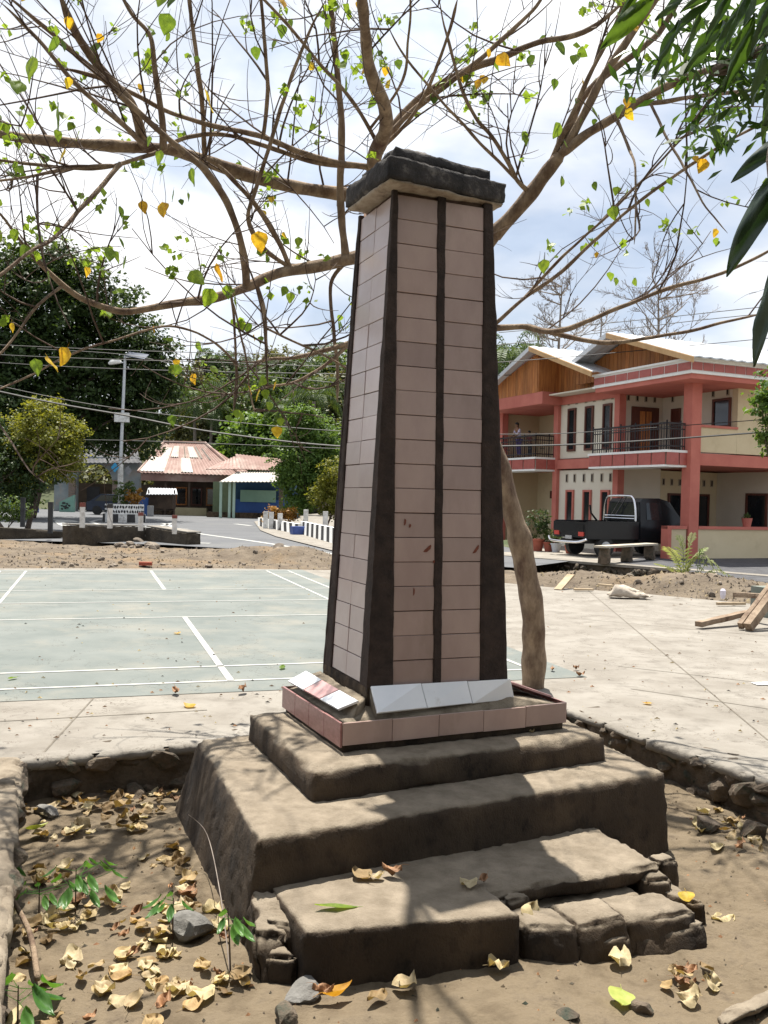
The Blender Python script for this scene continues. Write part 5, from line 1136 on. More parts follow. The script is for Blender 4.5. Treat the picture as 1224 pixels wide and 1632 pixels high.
# small stall
g=empty('stall',(fx(258,61),61,0),'small dark stall under a grey corrugated sheet in front of the rusty roofed house','stall')
sheet('roof',[p3(233,788,60.4),p3(283,788,60.4),p3(281,779,61.6),p3(236,778,61.6)],.04,pale_sheet if False else galv,g,rib=.04,nr_=10)
MB().box([fx(238,61),60.8,.5],[1.6,0,0],[0,1,0],[0,0,1.1]).build('counter',darkwall,g)
for px in (237,278): MB().cbox([fx(px,60.6),60.6,0],.08,.08,1.75).build('post',darkwall,g)
setp(MB().box([fx(235,59),59,0],[.35,0,0],[0,.3,0],[0,0,.7]).build('board',mat('grey_sheet',(.25,.25,.25),None,3)),'grey upright board standing left of the small stall','board')
setp(MB().box([fx(222,60),60,0],[.5,0,0],[0,.4,0],[0,0,1.2]).build('bin',bluel),'blue bin behind the round planter','bin')
# arch building
Ya=70.; g=empty('gatehouse',(fx(150,Ya),Ya+3,0),'dark building with a large round arch and brick piers under the big tree','building')
arch_m=mat('grey_blue_plaster',(.2,.24,.26),(.3,.33,.33),1.2,.9,c3=(.36,.3,.26),s3=1.5)
cxa=fx(150,Ya); ra_=1.38; zs=fz(150,768,Ya); zt2=fz(150,728,Ya); V=[];Fc=[]
xl,xr=fx(86,Ya),fx(222,Ya); n=20
for y in (Ya,Ya+.5):
    V+=[(cxa-ra_,y,0)]+[(cxa-ra_*math.cos(math.pi*i/n),y,zs+ra_*math.sin(math.pi*i/n)) for i in range(n+1)]+[(cxa+ra_,y,0)]
    V+=[(xl,y,0)]+[(xl+(xr-xl)*i/n,y,zt2) for i in range(n+1)]+[(xr,y,0)]
k=n+3
for s in (0,2*k):
    for i in range(k-1): f=(s+i,s+i+1,s+k+i+1,s+k+i); Fc.append(f[::-1] if s==0 else f)
for i in range(k-1): Fc.append((i,i+1,2*k+i+1,2*k+i)); Fc.append((k+i,3*k+i,3*k+i+1,k+i+1))
obj('arch_wall',V,Fc,arch_m,g)
brickm=mat('pale_brick',(.20,.15,.12),(.3,.23,.19),6,.9)
for sx in (-1,1):
    for i in range(9): MB().cbox([cxa+sx*(ra_+.3),Ya-.06,1.05+i*.16],.5,.2,.13).build('brick',brickm,g)
sheet('roof',[p3(84,738,Ya-1),p3(226,738,Ya-1),p3(214,704,Ya+4),p3(100,704,Ya+4)],.05,mat('dark_roof',(.045,.045,.05),(.08,.08,.085),1,.8),g,rib=.05,nr_=20)
MB().box([xl,Ya+5,0],[xr-xl,0,0],[0,.2,0],[0,0,2.2]).build('back_wall',darkwall,g)
MB().box([cxa-.9,Ya+1,0],[1,0,0],[0,.1,0],[0,0,1.9]).build('gate',black_iron,g)
g=empty('garden_wall',(fx(106,66),66,0),'mint green wall panel set with dark stones left of the arch','wall')
mint=mat('mint_wall',(.17,.32,.26),(.22,.38,.31),2,.85); MB().hexa([(fx(95,66),66,0),(fx(118,66),66,0),(fx(118,66),66.3,0),(fx(95,66),66.3,0),(fx(95,66),66,.7),(fx(118,66),66,1.25),(fx(118,66),66.3,1.25),(fx(95,66),66.3,.7)]).build('panel',mint,g)
for i in range(13):
    a,b=rnd.uniform(.12,.85),rnd.uniform(.12,.85); rock('stone',(fx(95,66)+a*1.05,65.98,.1+b*(.55+.5*a)),(.09,.05,.07),g,blackp,rot=(0,0,0))
g=empty('fence',(fx(20,62),62,0),'blue fence with pale slats at the far left under the trees','fence')
MB().box([fx(-60,62),62,0],[5.2,0,0],[0,.1,0],[0,0,.35]).build('rail',bluel,g); MB().box([fx(-60,62),62,1.55],[5.2,0,0],[0,.1,0],[0,0,.25]).build('rail',bluew,g)
for i in range(16): MB().box([fx(-58,62)+i*.31,61.97,.36],[.12,0,0],[0,.05,0],[0,0,1.18]).build('slat',mint,g)
# dark car in front of the arch
Yc=60.; g=empty('parked_car',(fx(146,Yc),Yc,0),'dark blue car half hidden behind the round planter in front of the arch','car')
prof=[(0,.3),(3.6,.3),(3.7,.6),(3.5,.8),(2.7,.9),(2.1,1.35),(.9,1.38),(.3,.95),(0,.85)]; V=[];x0c=fx(138,Yc)
for y in (0,1.6): V+=[(x0c+x,Yc+y,z) for x,z in prof]
n=len(prof); obj('body',V,[(i,(i+1)%n,n+(i+1)%n,n+i) for i in range(n)]+[tuple(range(n))[::-1],tuple(range(n,2*n))],mat('navy_car_paint',(.01,.02,.045),None,2,.2),g)
MB().hexa([(x0c+.55,Yc-.01,.92),(x0c+2.5,Yc-.01,.92),(x0c+2.5,Yc+.01,.92),(x0c+.55,Yc+.01,.92),(x0c+.95,Yc-.01,1.3),(x0c+2.05,Yc-.01,1.3),(x0c+2.05,Yc+.01,1.3),(x0c+.95,Yc+.01,1.3)]).build('side_window',glass_d,g)
for x in (.7,2.9): v,f=tube([(x0c+x,Yc-.03,.3),(x0c+x,Yc+.2,.3)],.3,16); obj('wheel',v,f,rubber,g)
# round planter
Yp=46.; c=aty(190,836,Yp); c[2]=0; c=np.array([fx(190,Yp),Yp+1.0,0]); g=empty('round_planter',c,'round roadside planter painted with black stones on white above chequered base blocks','planter')
n=16
for i in range(n):
    a0,a1=2*math.pi*i/n,2*math.pi*(i+1)/n; r1,r2,r3=1.08,.9,.98
    f_=lambda r,a,z:c+np.array([math.cos(a)*r,math.sin(a)*r,z])
    MB().hexa([f_(r1,a0,0),f_(r1,a1,0),f_(r2,a1,0),f_(r2,a0,0),f_(r1,a0,.42),f_(r1,a1,.42),f_(r2,a1,.42),f_(r2,a0,.42)]).build('base_block',blackp if i%2 else whitew,g)
    MB().hexa([f_(r3,a0,.42),f_(r3,a1,.42),f_(.8,a1,.42),f_(.8,a0,.42),f_(r3,a0,.92),f_(r3,a1,.92),f_(.8,a1,.92),f_(.8,a0,.92)]).build('rim_block',white_m,g)
for i in range(44):
    a=math.pi+i*2*math.pi/44*.5+.0; a=math.pi+ (i%22+.5)*math.pi/22; z=.55 if i<22 else .78; a+=.07 if i<22 else 0
    rock('stone',c+np.array([math.cos(a)*.975,math.sin(a)*.975,z]),(.055,.03,.085),g,blackp,rot=(0,rnd.uniform(-.5,.5),a+math.pi/2))
MB().tube([c+[0,0,.5],c+[0,0,.86]],.82,16).build('soil',soil_m,g)
foliage('croton_leaves',[(c[0]+.5,c[1],1.3,.55,.5,.4)],500,.16,f_orange,g,.15,15,seed=3); foliage('green_leaves',[(c[0]-.2,c[1],1.55,.5,.5,.7),(c[0]+.3,c[1],1.8,.3,.3,.35)],600,.14,f_mid,g,.15,15,seed=4)
# lamp post
Yl=47.5; bx=fx(192,Yl); g=empty('street_lamp',(bx,Yl,0),'tall steel street lamp with solar panel and battery box behind the round planter','street lamp')
top=aty(199.5,567,Yl); bs=np.array([aty(192,740,Yl)[0],Yl,aty(192,740,Yl)[2]])
v,f=tube([(bx,Yl,0),bs],[.16,.14],10); obj('base_pole',v,f,whitew,g); v,f=tube([bs,top],[.095,.07],10); obj('pole',v,f,galv,g)
a=aty(198,578,Yl); h_=aty(183,577,Yl); v,f=tube([a,h_],.035,6); obj('arm',v,f,galv,g); v,f=tube([h_+[.35,0,.0],h_+[.1,0,.03],h_+[-.2,0,-.02],h_+[-.32,0,-.1]],[.06,.13,.13,.06],8); obj('lamp_head',v,f,white_m,g)
q=aty(206,566,Yl); MB().hexa([q+np.array(o_) for o_ in ((-.1,-.4,-.1),(.9,-.4,-.28),(.9,.5,.1),(-.1,.5,.22),(-.1,-.4,-.06),(.9,-.4,-.24),(.9,.5,.14),(-.1,.5,.26))]).build('solar_panel',mat('solar_panel',(.05,.06,.09),None,3,.3),g)
v,f=tube([top-[0,0,.1],q+[.3,0,-.05]],.03,6); obj('bracket',v,f,galv,g)
q=aty(195.5,673,Yl); MB().cbox([q[0],Yl-.15,q[2]],.72,.3,.48).build('battery_box',whitew,g)
def dsign(px,py,s,m,lab,Y=Yl-.3):
    q=aty(px,py,Y); MB_=MB().hexa([q+np.array(o_) for o_ in ((0,0,-s),(s*.8,0,0),(s*.8,.03,0),(0,.03,-s),(-s*.8,0,0),(0,0,s),(0,.03,s),(-s*.8,.03,0))]); setp(MB_.build('road_sign',m),lab,'sign')
dsign(183,745,.26,mat('blue_sign',(.02,.22,.42),(.04,.28,.5),3,.5),'blue diamond shaped road sign on the left of the lamp pole')
dsign(204,750,.26,mat('grey_sign',(.12,.13,.14),(.2,.2,.21),3,.5),'grey back of a diamond road sign on the right of the lamp pole')
# dark pole before the shop
q0=np.array([fx(448,50),50,0]); q1=aty(449,738,50); v,f=tube([q0,q1],.12,8); setp(obj('utility_pole',v,f,bark3),'short dark pole standing before the shop beside the feathery tree','pole')
# ------------------------------------------------------------ hill and background trees
def hill_z(x,y):
    k=min(1,max(0,(y-84)/45)); k=k*k*(3-2*k); side=1/(1+math.exp((x-14)/7))
    return -.7+k*(15+3*math.sin(x*.06)+1.5*mn.noise(Vector((x*.05,y*.05,0))))*(.25+.75*side)
grid('hill',-150,150,84,230,6,hill_z,mat('hill_ground',(.04,.05,.02),(.07,.075,.035),.2,.95))
wood_b=[]
rr=random.Random(3)
for i in range(70):
    x=rr.uniform(-95,20); y=rr.uniform(88,125); wood_b.append((x,y,hill_z(x,y)+rr.uniform(1.5,4),rr.uniform(3,5),3.5,rr.uniform(2,4)))
o=foliage('distant_wood',wood_b,60000,.75,f_olive,None,1.2,24,seed=8); setp(o,'far wooded slope behind the houses that reads as one mass','trees',kind='stuff')
wood_b=[(rr.uniform(28,90),rr.uniform(60,110),rr.uniform(1,4),5,4,4) for i in range(26)]
o=foliage('distant_wood',wood_b,16000,.7,f_mid,None,1.2,24,seed=9); setp(o,'low belt of far trees beyond the coral house','trees',kind='stuff')
wood_b=[(rr.uniform(-90,-28),rr.uniform(60,90),rr.uniform(1,6),5,4,5) for i in range(26)]
o=foliage('distant_wood',wood_b,16000,.6,f_dark,None,1.2,24,seed=10); setp(o,'dark far trees beyond the left edge of the street','trees',kind='stuff')
# big dark tree left
ptree('huge dense dark green tree rising behind the lamp at the left',48,50,[(60,520,4.2,4.2),(150,560,4.,4.,1),(40,620,4.5,3.6),(205,600,3.,3.4,1),(110,470,3.,2.6),(235,640,2.2,2.8,2),(180,500,2.2,2.2,1),(-60,560,4.5,5),(250,580,1.8,2.2,1),(15,440,3.,2.2),(80,420,2.6,1.5),(20,700,4,2.6,-2),(150,650,4.0,2.8,3),(215,690,2.0,1.8,4),(-40,720,4.,2.4,-3)],90000,.26,f_dark,seed=11,clump=.5,r0=.35,topf=.5)
ptree('rounded yellow green tree in front of the dark one at the far left',45,36,[(60,690,1.3,1.5,-1),(95,705,1.1,1.4),(40,745,1.4,1.2),(105,740,.8,.8),(70,650,.7,.6),(10,720,1.2,1.4),(118,690,.6,.7)],16000,.13,f_yel,seed=12,clump=.22,r0=.12,cat='tree')
ptree('shaded bushy tree at the very left edge below the dark crown',5,34,[(-20,740,1.8,1.8,1),(30,760,1.5,1.2,1),(-60,700,2,2,1)],12000,.16,f_dark,seed=13,clump=.25,r0=.12)
ptree('small leafy shrub among the posts at the far left',18,31,[(12,810,.5,.45),(35,815,.35,.4)],1500,.1,f_mid,seed=14,clump=.15,r0=.03,name='shrub',cat='shrub')
ptree('feathery bright green tree standing by the utility pole',485,46,[(480,740,1.5,1.6),(465,700,1.0,1.0),(500,690,1.1,1.1),(510,760,1.3,1.3),(455,760,.7,1.),(480,665,.8,.6),(520,720,1.0,1.2),(475,800,.9,.8)],26000,.15,f_light,seed=15,clump=.3,r0=.12)
ptree('yellowish low shrub between the two striped kerbs',445,44,[(440,818,.5,.4),(460,822,.45,.4),(425,822,.4,.3)],1800,.12,f_orange,seed=16,clump=.15,r0=.03,name='shrub',cat='shrub')
ptree('olive bush at the foot of the obelisk edge beyond the road',520,44,[(525,790,1.,.9),(540,760,1.,1.2),(550,810,1,.7)],7000,.14,f_yel,seed=17,clump=.25,r0=.06,name='bush',cat='bush')
specs=[(330,690,3.2,3,f_olive,'olive crowned tree behind the ridge of the rusty roof',84),(370,640,3.5,3.4,f_mid,'mid green broad tree above the gap between house and shop',86),(420,650,3.4,3.5,f_mid,'green tree rising straight behind the blue shop',82),(465,620,3.6,3.4,f_dark,'dark crowned tree on the slope behind the shop roof',90),(520,650,3.6,4,f_olive,'dry looking tree on the slope close to the obelisk edge',88),(545,600,3.4,3.,f_mid,'green tree touching the obelisk silhouette on the slope',92),(400,700,2.8,2.4,f_light,'pale green tree directly above the blue shop',76),(300,620,3.0,2.6,f_olive,'tree between dark crown and rusty roof',92),(350,590,3.4,2.2,f_dark,'dark hilltop tree above the rusty roof',105),(450,585,3.6,2.2,f_olive,'hilltop tree under the lowest branch of the bare tree',108)]
for i,(px,py,rx,rz,m_,lab,Y) in enumerate(specs):
    ptree(lab,px,Y,[(px,py,rx,rz),(px-rx*8,py+14,rx*.7,rz*.7,1),(px+rx*8,py+10,rx*.7,rz*.7,-1),(px+4,py+40,rx*.9,rz*.8,-1)],9000,.42,m_,seed=20+i,clump=.6,r0=.22,grp='trees on the slope behind the houses')
def palm(px,py,Y,R_,lab,seed,lean=0,m_=palm_m,nf_=15,r0=.16):
    top=aty(px,py,Y); base=top.copy(); base[0]+=lean; base[2]=0 if Y<84 else hill_z(base[0],Y)
    t=empty('palm_tree',base,lab,'palm tree'); r=random.Random(seed)
    C,q=smooth_curve([base,base*.5+top*.5+[-lean*.15,0,0],top],[r0*1.3,r0,r0*.8],6); v,f=tube(C,q,8); obj('trunk',v,f,bark4,t,smooth=True)
    for i in range(nf_):
        a=i*2.399+r.uniform(-.2,.2); e=r.uniform(-.5,1.1); L_=R_*r.uniform(.85,1.1); d=np.array([math.cos(a),math.sin(a),0])
        C,_=smooth_curve([top,top+d*L_*.45*math.cos(e*.6)+[0,0,L_*(.30+.35*e)],top+d*L_*.8+[0,0,L_*(.12+.55*e)],top+d*L_*(.95)+[0,0,L_*(-.35+.6*e)]],[1]*4,5)
        v,f=frond_blade(C,R_*.32,20,seed*31+i,.55,1.3); obj('frond',v,f,m_,t); 
        v,f=tube(C,R_*.012,3,False); obj('rachis',v,f,m_,t)
palm(310,655,80,3.0,'coconut palm with pale fronds between dark tree and rusty roof',1,.5)
palm(338,668,80,2.6,'shorter palm leaning right over the rusty roof ridge',2,-.5)
palm(262,640,82,2.4,'palm half hidden at the right rim of the dark crown',3)
palm(500,640,76,2.8,'green palm with arching fronds left of the obelisk',4,1.2)
palm(455,665,76,2.2,'small green palm above the blue shop',5)
palm(405,600,100,3.0,'far palm on the hilltop above the shop',6)
palm(345,585,104,3.,'far palm on the hilltop left of the bare tree',7)
palm(520,575,100,3.,'far palm on the hilltop beside the obelisk',8)
palm(480,590,96,2.8,'far palm on the hilltop between two crowns',9)
palm(815,575,60,2.9,'palm head showing above the left gable of the coral house',10)
palm(800,600,64,2.6,'lower palm right beside the obelisk above the left gable',11)
palm(835,588,70,2.4,'third palm peeping over the left gable roof',12)
def bare(px,Y,top,hw_,lab,seed,m=bark4,basepx=None,r0=.16,dens=1.):
    tp=aty(px,top,Y); base=np.array([tp[0],Y,0 if Y<84 else hill_z(tp[0],Y)]); t=empty('bare_tree',base,lab,'tree'); r=random.Random(seed); H_=tp[2]-base[2]
    P=[base,base+[r.uniform(-.2,.2),0,H_*.5],tp-[0,0,H_*.08]]; C,q=smooth_curve(P,[r0,r0*.7,.03],10); v,f=tube(C,q,6); obj('trunk',v,f,m,t)
    tw=MB()
    def grow(p,d,L_,rad,dep):
        n=4; Q=[p]; 
        for i in range(n):
            d=d+np.array([r.gauss(0,.16),r.gauss(0,.16),r.gauss(.05,.12)]); d/=np.linalg.norm(d); Q.append(Q[-1]+d*L_/n)
        if dep==0: v,f=tube(Q,np.linspace(rad,rad*.4,n+1),4); obj('branch',v,f,m,t)
        else: tw.tube(Q,np.linspace(rad,max(.013,rad*.45),n+1),3,False)
        if dep<3:
            for k in range(r.choice((3,4,5)) if dep<2 else 4):
                i=r.randint(1,n); dd=d+np.array([r.gauss(0,.55),r.gauss(0,.55),r.gauss(.15,.4)]); dd/=np.linalg.norm(dd); grow(Q[i],dd,L_*r.uniform(.4,.62),rad*.5,dep+1)
    for i in range(int(13*dens)):
        k=r.uniform(.45,.98); p=C[int(k*(len(C)-1))]; a=r.uniform(0,6.28); grow(p,np.array([math.cos(a),math.sin(a)*.8,r.uniform(.1,.7)])/1.2,hw_*r.uniform(.6,1.05)*(1.25-k*.6),.05,0)
    setp(tw.build('twigs',m,t),kind='stuff')
bare(897,58,412,2.9,'tall nearly leafless tree behind the left gable of the coral house',1,dens=2.)
bare(1050,56,420,3.2,'wide bare tree behind the right gable roof',2,dens=2.2)
bare(960,66,470,2.0,'thin bare tree between the two tall ones behind the house',3,dens=.7)
bare(410,90,535,3.,'pale leafless tree on the hilltop left of the obelisk',4)
bare(500,96,535,3.,'second leafless tree on the hilltop nearer the obelisk',5)
# small tree at the right edge by the parapet
ptree('light green small tree leaning in at the right edge before the house',1250,19,[(1240,640,.55,.8),(1222,690,.3,.3),(1270,700,.7,.8),(1215,640,.25,.3)],4500,.11,f_light,seed=40,clump=.14,r0=.06)
# ------------------------------------------------------------ overhead cables
def cable(pts,Ys_,r,lab):
    P=[aty(x,y,Y) for (x,y),Y in zip(pts,Ys_)]; C,q=smooth_curve(P,[r]*len(P),8); v,f=tube(C,r,4); setp(obj('overhead_cable',v,f,cable_m),lab,'cable','overhead cables')
cable([(-150,590),(60,637),(200,662),(350,690),(560,712),(795,711),(1000,704),(1400,675)],[24]*8,.022,'thickest overhead cable running across in front of street and balconies')
cable([(-100,592),(120,640),(330,668),(560,688),(800,692),(960,687),(1400,655)],[26]*7,.012,'thin cable just above the thickest one')
cable([(-100,560),(100,570),(330,577),(560,584),(800,577),(1193,542),(1400,520)],[28]*7,.012,'cable skimming above the roofs of the coral house')
cable([(-100,571),(100,584),(330,592),(560,596),(800,598),(1000,590)],[34]*6,.014,'cable just under the solar panel of the lamp')
cable([(60,556),(205,566),(330,590),(560,612)],[34]*4,.012,'cable sloping right from the lamp top')
cable([(-100,700),(200,702),(560,716)],[40]*3,.014,'faint cable at roof height over the rusty house')
cable([(-100,545),(250,560),(560,564),(800,549),(1100,512),(1400,482)],[27]*6,.011,'upper thin cable against the sky')
cable([(795,530),(1000,512),(1207,490),(1400,470)],[27]*4,.011,'highest thin cable right of the obelisk')
# ------------------------------------------------------------ the bare spreading tree
tb=onz(848,1097,0); tree=empty('spreading_tree',tb,'nearly leafless spreading tree with crooked pale trunk behind the obelisk','tree')
LIMBS=[]
def limb(name,pts,Ya,Yb,r0,r1,seg=9,m=bark_m,k=7):
    n=len(pts); P=[];rad=[]
    for i,(x,y) in enumerate(pts):
        t=i/(n-1); Y=Ya+(Yb-Ya)*t; P.append(aty(x,y,Y)); rad.append((r0+(r1-r0)*t)*Y/F)
    P=[np.array(p) for p in P]; rad=[r_*.82 for r_ in rad]
    if name=='branch' and LIMBS:
        AP=np.concatenate([c for c,_ in LIMBS]); D=AP-CAM; zz=D@fw; X=612+F*(D@rt)/zz; Yp=816-F*(D@up)/zz
        dd=np.hypot(X-pts[0][0],Yp-pts[0][1])+5*abs(AP[:,1]-Ya); kk=int(dd.argmin())
        if dd[kk]<70:
            dY=AP[kk][1]-Ya; P[0]=AP[kk]
            if n>2: P[1]=aty(*pts[1],P[1][1]+dY*.6)
    C,q=smooth_curve(P,rad,k); m_e=max(2,len(q)//7)
    if name=='branch': q[-m_e:]*=np.linspace(1,.25,m_e)
    wob=np.linspace(0,1,len(C))[:,None]**.3
    C=C+np.array([nv(p,2.2)*.022+nv(p,7)*.006 for p in C])*wob; q=q*np.array([1+.22*nf(p,6) for p in C]); q=q*np.array([1+.10*nf(p,5) for p in C])
    v,f=tube(C,q,seg); o=obj(name,v,f,m,tree,smooth=True); LIMBS.append((C,q)); return o
limb('trunk',[(850,1125),(849,1085),(851,1030),(850,980),(838,910),(822,840),(800,765),(780,700),(740,600),(690,500),(640,420)],7.6,7.3,25,16,14)
limb('trunk',[(770,690),(760,600),(745,500),(760,420),(792,368)],7.35,7.0,13,13,12)
limb('trunk',[(690,500),(640,400),(606,330),(592,280)],7.3,6.9,15,14,12)
Lb=lambda *a,**k: limb('branch',*a,**k)
Lb([(588,290),(598,250),(614,205),(610,165),(592,120),(580,60),(574,0),(566,-120),(560,-260)],6.9,4.6,16,8)
Lb([(597,262),(612,225),(640,185),(690,140),(750,108),(800,90),(860,66),(940,48),(1010,-10)],6.9,6.3,9,4.5)
Lb([(604,240),(630,205),(660,175),(720,128),(790,70),(850,15),(880,-30)],6.85,6.2,7,3)
Lb([(785,372),(815,345),(845,310),(872,272),(896,240)],7.0,6.7,15,12)
Lb([(893,244),(925,190),(960,125),(1000,62),(1045,0),(1070,-40)],6.7,6.3,9,6)
Lb([(896,240),(935,212),(990,180),(1040,150),(1110,118),(1170,95),(1260,60)],6.7,6.2,10,5)
Lb([(888,236),(915,180),(950,130),(1010,85),(1060,40),(1090,-30)],6.75,6.6,8,5)
Lb([(1015,176),(1060,163),(1120,152),(1224,140),(1300,130)],6.5,6.2,5,3)
Lb([(870,275),(900,205),(945,110),(985,30),(1005,-40)],6.7,6.3,6,3)
Lb([(640,330),(600,318),(560,311),(500,303),(440,292),(370,273),(320,255),(270,238),(200,232),(110,226),(0,214),(-120,190)],7.3,5.8,14,9)
Lb([(700,440),(620,405),(560,413),(500,425),(440,436),(390,458),(330,478),(270,486),(200,495),(140,480),(100,452),(60,410),(20,360)],7.3,5.6,14,3)
Lb([(548,408),(544,350),(543,280),(546,200),(540,120),(532,50),(520,-40)],7.0,6.4,8,5)
Lb([(234,236),(222,200),(205,160),(175,125),(140,80),(115,40),(90,-20)],6.0,5.4,10,7)
Lb([(580,268),(530,258),(470,240),(410,215),(340,200),(270,180),(215,150),(150,118),(90,108)],6.9,5.6,6,4)
Lb([(583,272),(520,262),(470,250),(420,232),(360,214),(300,219),(245,245),(170,268),(90,262),(0,256),(-90,250)],6.9,5.5,5,3)
Lb([(390,445),(385,390),(365,330),(330,275),(290,240),(230,190),(170,130),(110,75),(50,25),(0,-15)],6.6,5.2,8,4)
Lb([(465,425),(440,375),(410,330),(378,295),(350,262)],6.7,6.3,6,4)
Lb([(460,425),(420,395),(396,350),(410,300),(430,240),(450,160),(480,80),(520,0)],6.7,6.,5,3)
Lb([(328,258),(325,190),(315,110),(305,40),(299,-30)],6.3,5.8,5,4)
Lb([(425,215),(426,140),(420,60),(415,-30)],6.4,6.,4.5,3)
Lb([(260,235),(258,190),(248,110),(240,60),(210,20),(185,-30)],6.1,5.6,7,3)
Lb([(240,240),(200,205),(150,160),(110,120),(60,60),(0,0)],5.6,5.0,6,3)
Lb([(190,258),(140,320),(90,375),(40,410),(-30,460)],5.8,5.0,5,3)
Lb([(180,255),(120,265),(70,275),(0,290),(-60,300)],5.8,5.3,4,2.5)
Lb([(110,450),(60,490),(0,560),(-60,600)],5.8,5.2,3,2) 
Lb([(90,445),(40,395),(0,345),(-50,300)],5.7,5.2,3.5,2)
Lb([(790,522),(830,521),(868,530),(900,526),(930,512),(975,492),(1040,470),(1120,445),(1224,400),(1300,370)],7.2,6.2,7,2.5)
Lb([(840,520),(900,536),(960,545),(1020,540),(1090,530),(1160,510),(1224,495)],7.2,6.2,5,2.5)
Lb([(785,512),(830,480),(880,445),(930,400),(1000,335),(1060,290),(1140,238),(1224,190),(1300,150)],7.2,5.6,4,2.5)
Lb([(785,514),(840,470),(900,405),(960,350),(1040,270),(1100,210),(1200,130)],7.2,6.,3,1.8)
Lb([(1035,178),(1060,215),(1095,275),(1120,320),(1160,372)],6.3,5.9,3,1.5)
Lb([(988,200),(1002,235),(1014,265),(1013,330),(1010,390)],6.4,6.1,3.5,1.5)
Lb([(846,308),(826,290),(812,262),(785,215),(758,185),(735,140),(718,80),(700,0)],6.8,6.2,5,2.5)
Lb([(826,290),(780,240),(740,200),(700,160),(650,100),(620,40)],6.8,6.,3.5,2)
Lb([(560,410),(528,450),(530,520),(536,580),(538,640)],7.1,7.0,4,3)
Lb([(412,462),(422,500),(425,540),(424,568),(410,580)],6.7,6.5,4,2.5)
Lb([(372,468),(374,530),(376,600),(374,655)],6.7,6.6,3,2)
Lb([(640,520),(600,530),(556,545),(510,560),(470,570),(430,572),(395,578)],7.2,6.6,6,2.5)
Lb([(556,548),(520,580),(480,605),(450,612),(420,614)],7.1,6.6,4,2)
Lb([(425,522),(470,545),(520,570),(560,590)],6.6,6.8,2.5,2)
Lb([(378,480),(390,560),(398,620),(408,660)],6.6,6.4,2.2,1.3)
Lb([(380,580),(340,545),(270,520),(200,535),(120,560),(40,600),(-40,640)],6.5,5.2,2.5,1.8)
Lb([(640,260),(660,180),(700,90),(730,0)],6.8,5.8,4,3); Lb([(600,230),(560,160),(500,90),(440,20),(400,-30)],6.8,5.6,4,2.5)
Lb([(590,210),(640,130),(650,60),(655,-20)],6.8,5.8,3,2)
# off-frame limbs towards the viewer, seen only by their shadows and from the side
Lb([(574,0),(600,-200),(640,-420),(680,-700)],5.6,4.2,6,4)
# twigs
tr=random.Random(21); TW=MB(); ENDS=[]
def twig(p,d,L_,r0,dep,ends=True):
    n=6; Q=[np.array(p)]; bend=np.array([tr.gauss(0,.12),tr.gauss(0,.10),tr.gauss(.07,.10)])
    for i in range(n):
        d=d+bend+np.array([tr.gauss(0,.05),tr.gauss(0,.05),tr.gauss(0,.05)]); d/=np.linalg.norm(d); Q.append(Q[-1]+d*L_/n)
    TW.tube(Q,np.linspace(r0,r0*.35,n+1),4,False)
    if ends: ENDS.append((Q[-1],d))
    if dep>0:
        for k in range(tr.choice((2,3,4))):
            i=tr.randint(1,n-1); dd=d*.5+np.array([tr.gauss(0,.7),tr.gauss(0,.6),tr.gauss(.2,.6)]); dd/=np.linalg.norm(dd); twig(Q[i],dd,L_*tr.uniform(.35,.6),r0*.55,dep-1)
wts=[len(C)*(1 if q.mean()<.05 else .6) for C,q in LIMBS[3:]]
for i in range(165):
    C,q=tr.choices(LIMBS[3:],weights=wts)[0]; j=tr.randint(3,len(C)-2); T=C[min(j+1,len(C)-1)]-C[j-1]; T/=np.linalg.norm(T)+1e-9
    d=T*tr.uniform(.2,1)+np.array([tr.gauss(0,.6),tr.gauss(0,.5),tr.gauss(.35,.6)]); d/=np.linalg.norm(d)
    twig(C[j],d,tr.uniform(.45,1.3),tr.uniform(.0045,.009),2 if i<90 else 1)
setp(TW.build('twigs',bark2,tree),kind='stuff')
# leaves of the tree (about three hundred, each its own object)
def heart(name,m,sd): return leaf_mesh(name,.115,.105,m,heart=True,curl=.12,fold=.15,seed=sd,nu=7,nv_=3,stem=True,wave=.25)
hlv=[heart('heart_leaf_mesh',leaf_m,1),heart('heart_leaf_mesh',leaf_m,2),heart('heart_leaf_mesh',leaf_m,5)]; hy=[heart('heart_leaf_mesh',leaf_y,3),heart('heart_leaf_mesh',leaf_y,4)]
def hang(p,s,me=None):
    o=bpy.data.objects.new('leaf',me or (tr.choice(hy) if tr.random()<.2 else tr.choice(hlv))); COL.objects.link(o); o.parent=tree
    d=Vector((tr.gauss(0,.35),tr.gauss(0,.35),-1)).normalized(); q=d.to_track_quat('Y','Z'); q=q@Vector((0,1,0)).rotation_difference(Vector((0,1,0))); 
    from mathutils import Quaternion
    q=Quaternion(d,tr.uniform(0,6.28))@q; o.rotation_mode='QUATERNION'; o.rotation_quaternion=q; o.scale=(s,)*3; o.location=Vector(tuple(p-tb))+d*.08*s
def pxof(p):
    d=p-CAM; z=d@fw; return 612+F*(d@rt)/z,816-F*(d@up)/z
inv=[(p,d) for p,d in ENDS if -60<pxof(p)[0]<1280 and -80<pxof(p)[1]<700]
tr.shuffle(inv); nl=0
for p,d in inv:
    if nl>=265: break
    x,y=pxof(p)
    if 560<x<800 and y>230: continue
    for k in range(tr.choice((1,1,2,3))):
        hang(p+np.array([tr.gauss(0,.05),tr.gauss(0,.05),tr.gauss(0,.04)]),tr.uniform(.38,.78)); nl+=1
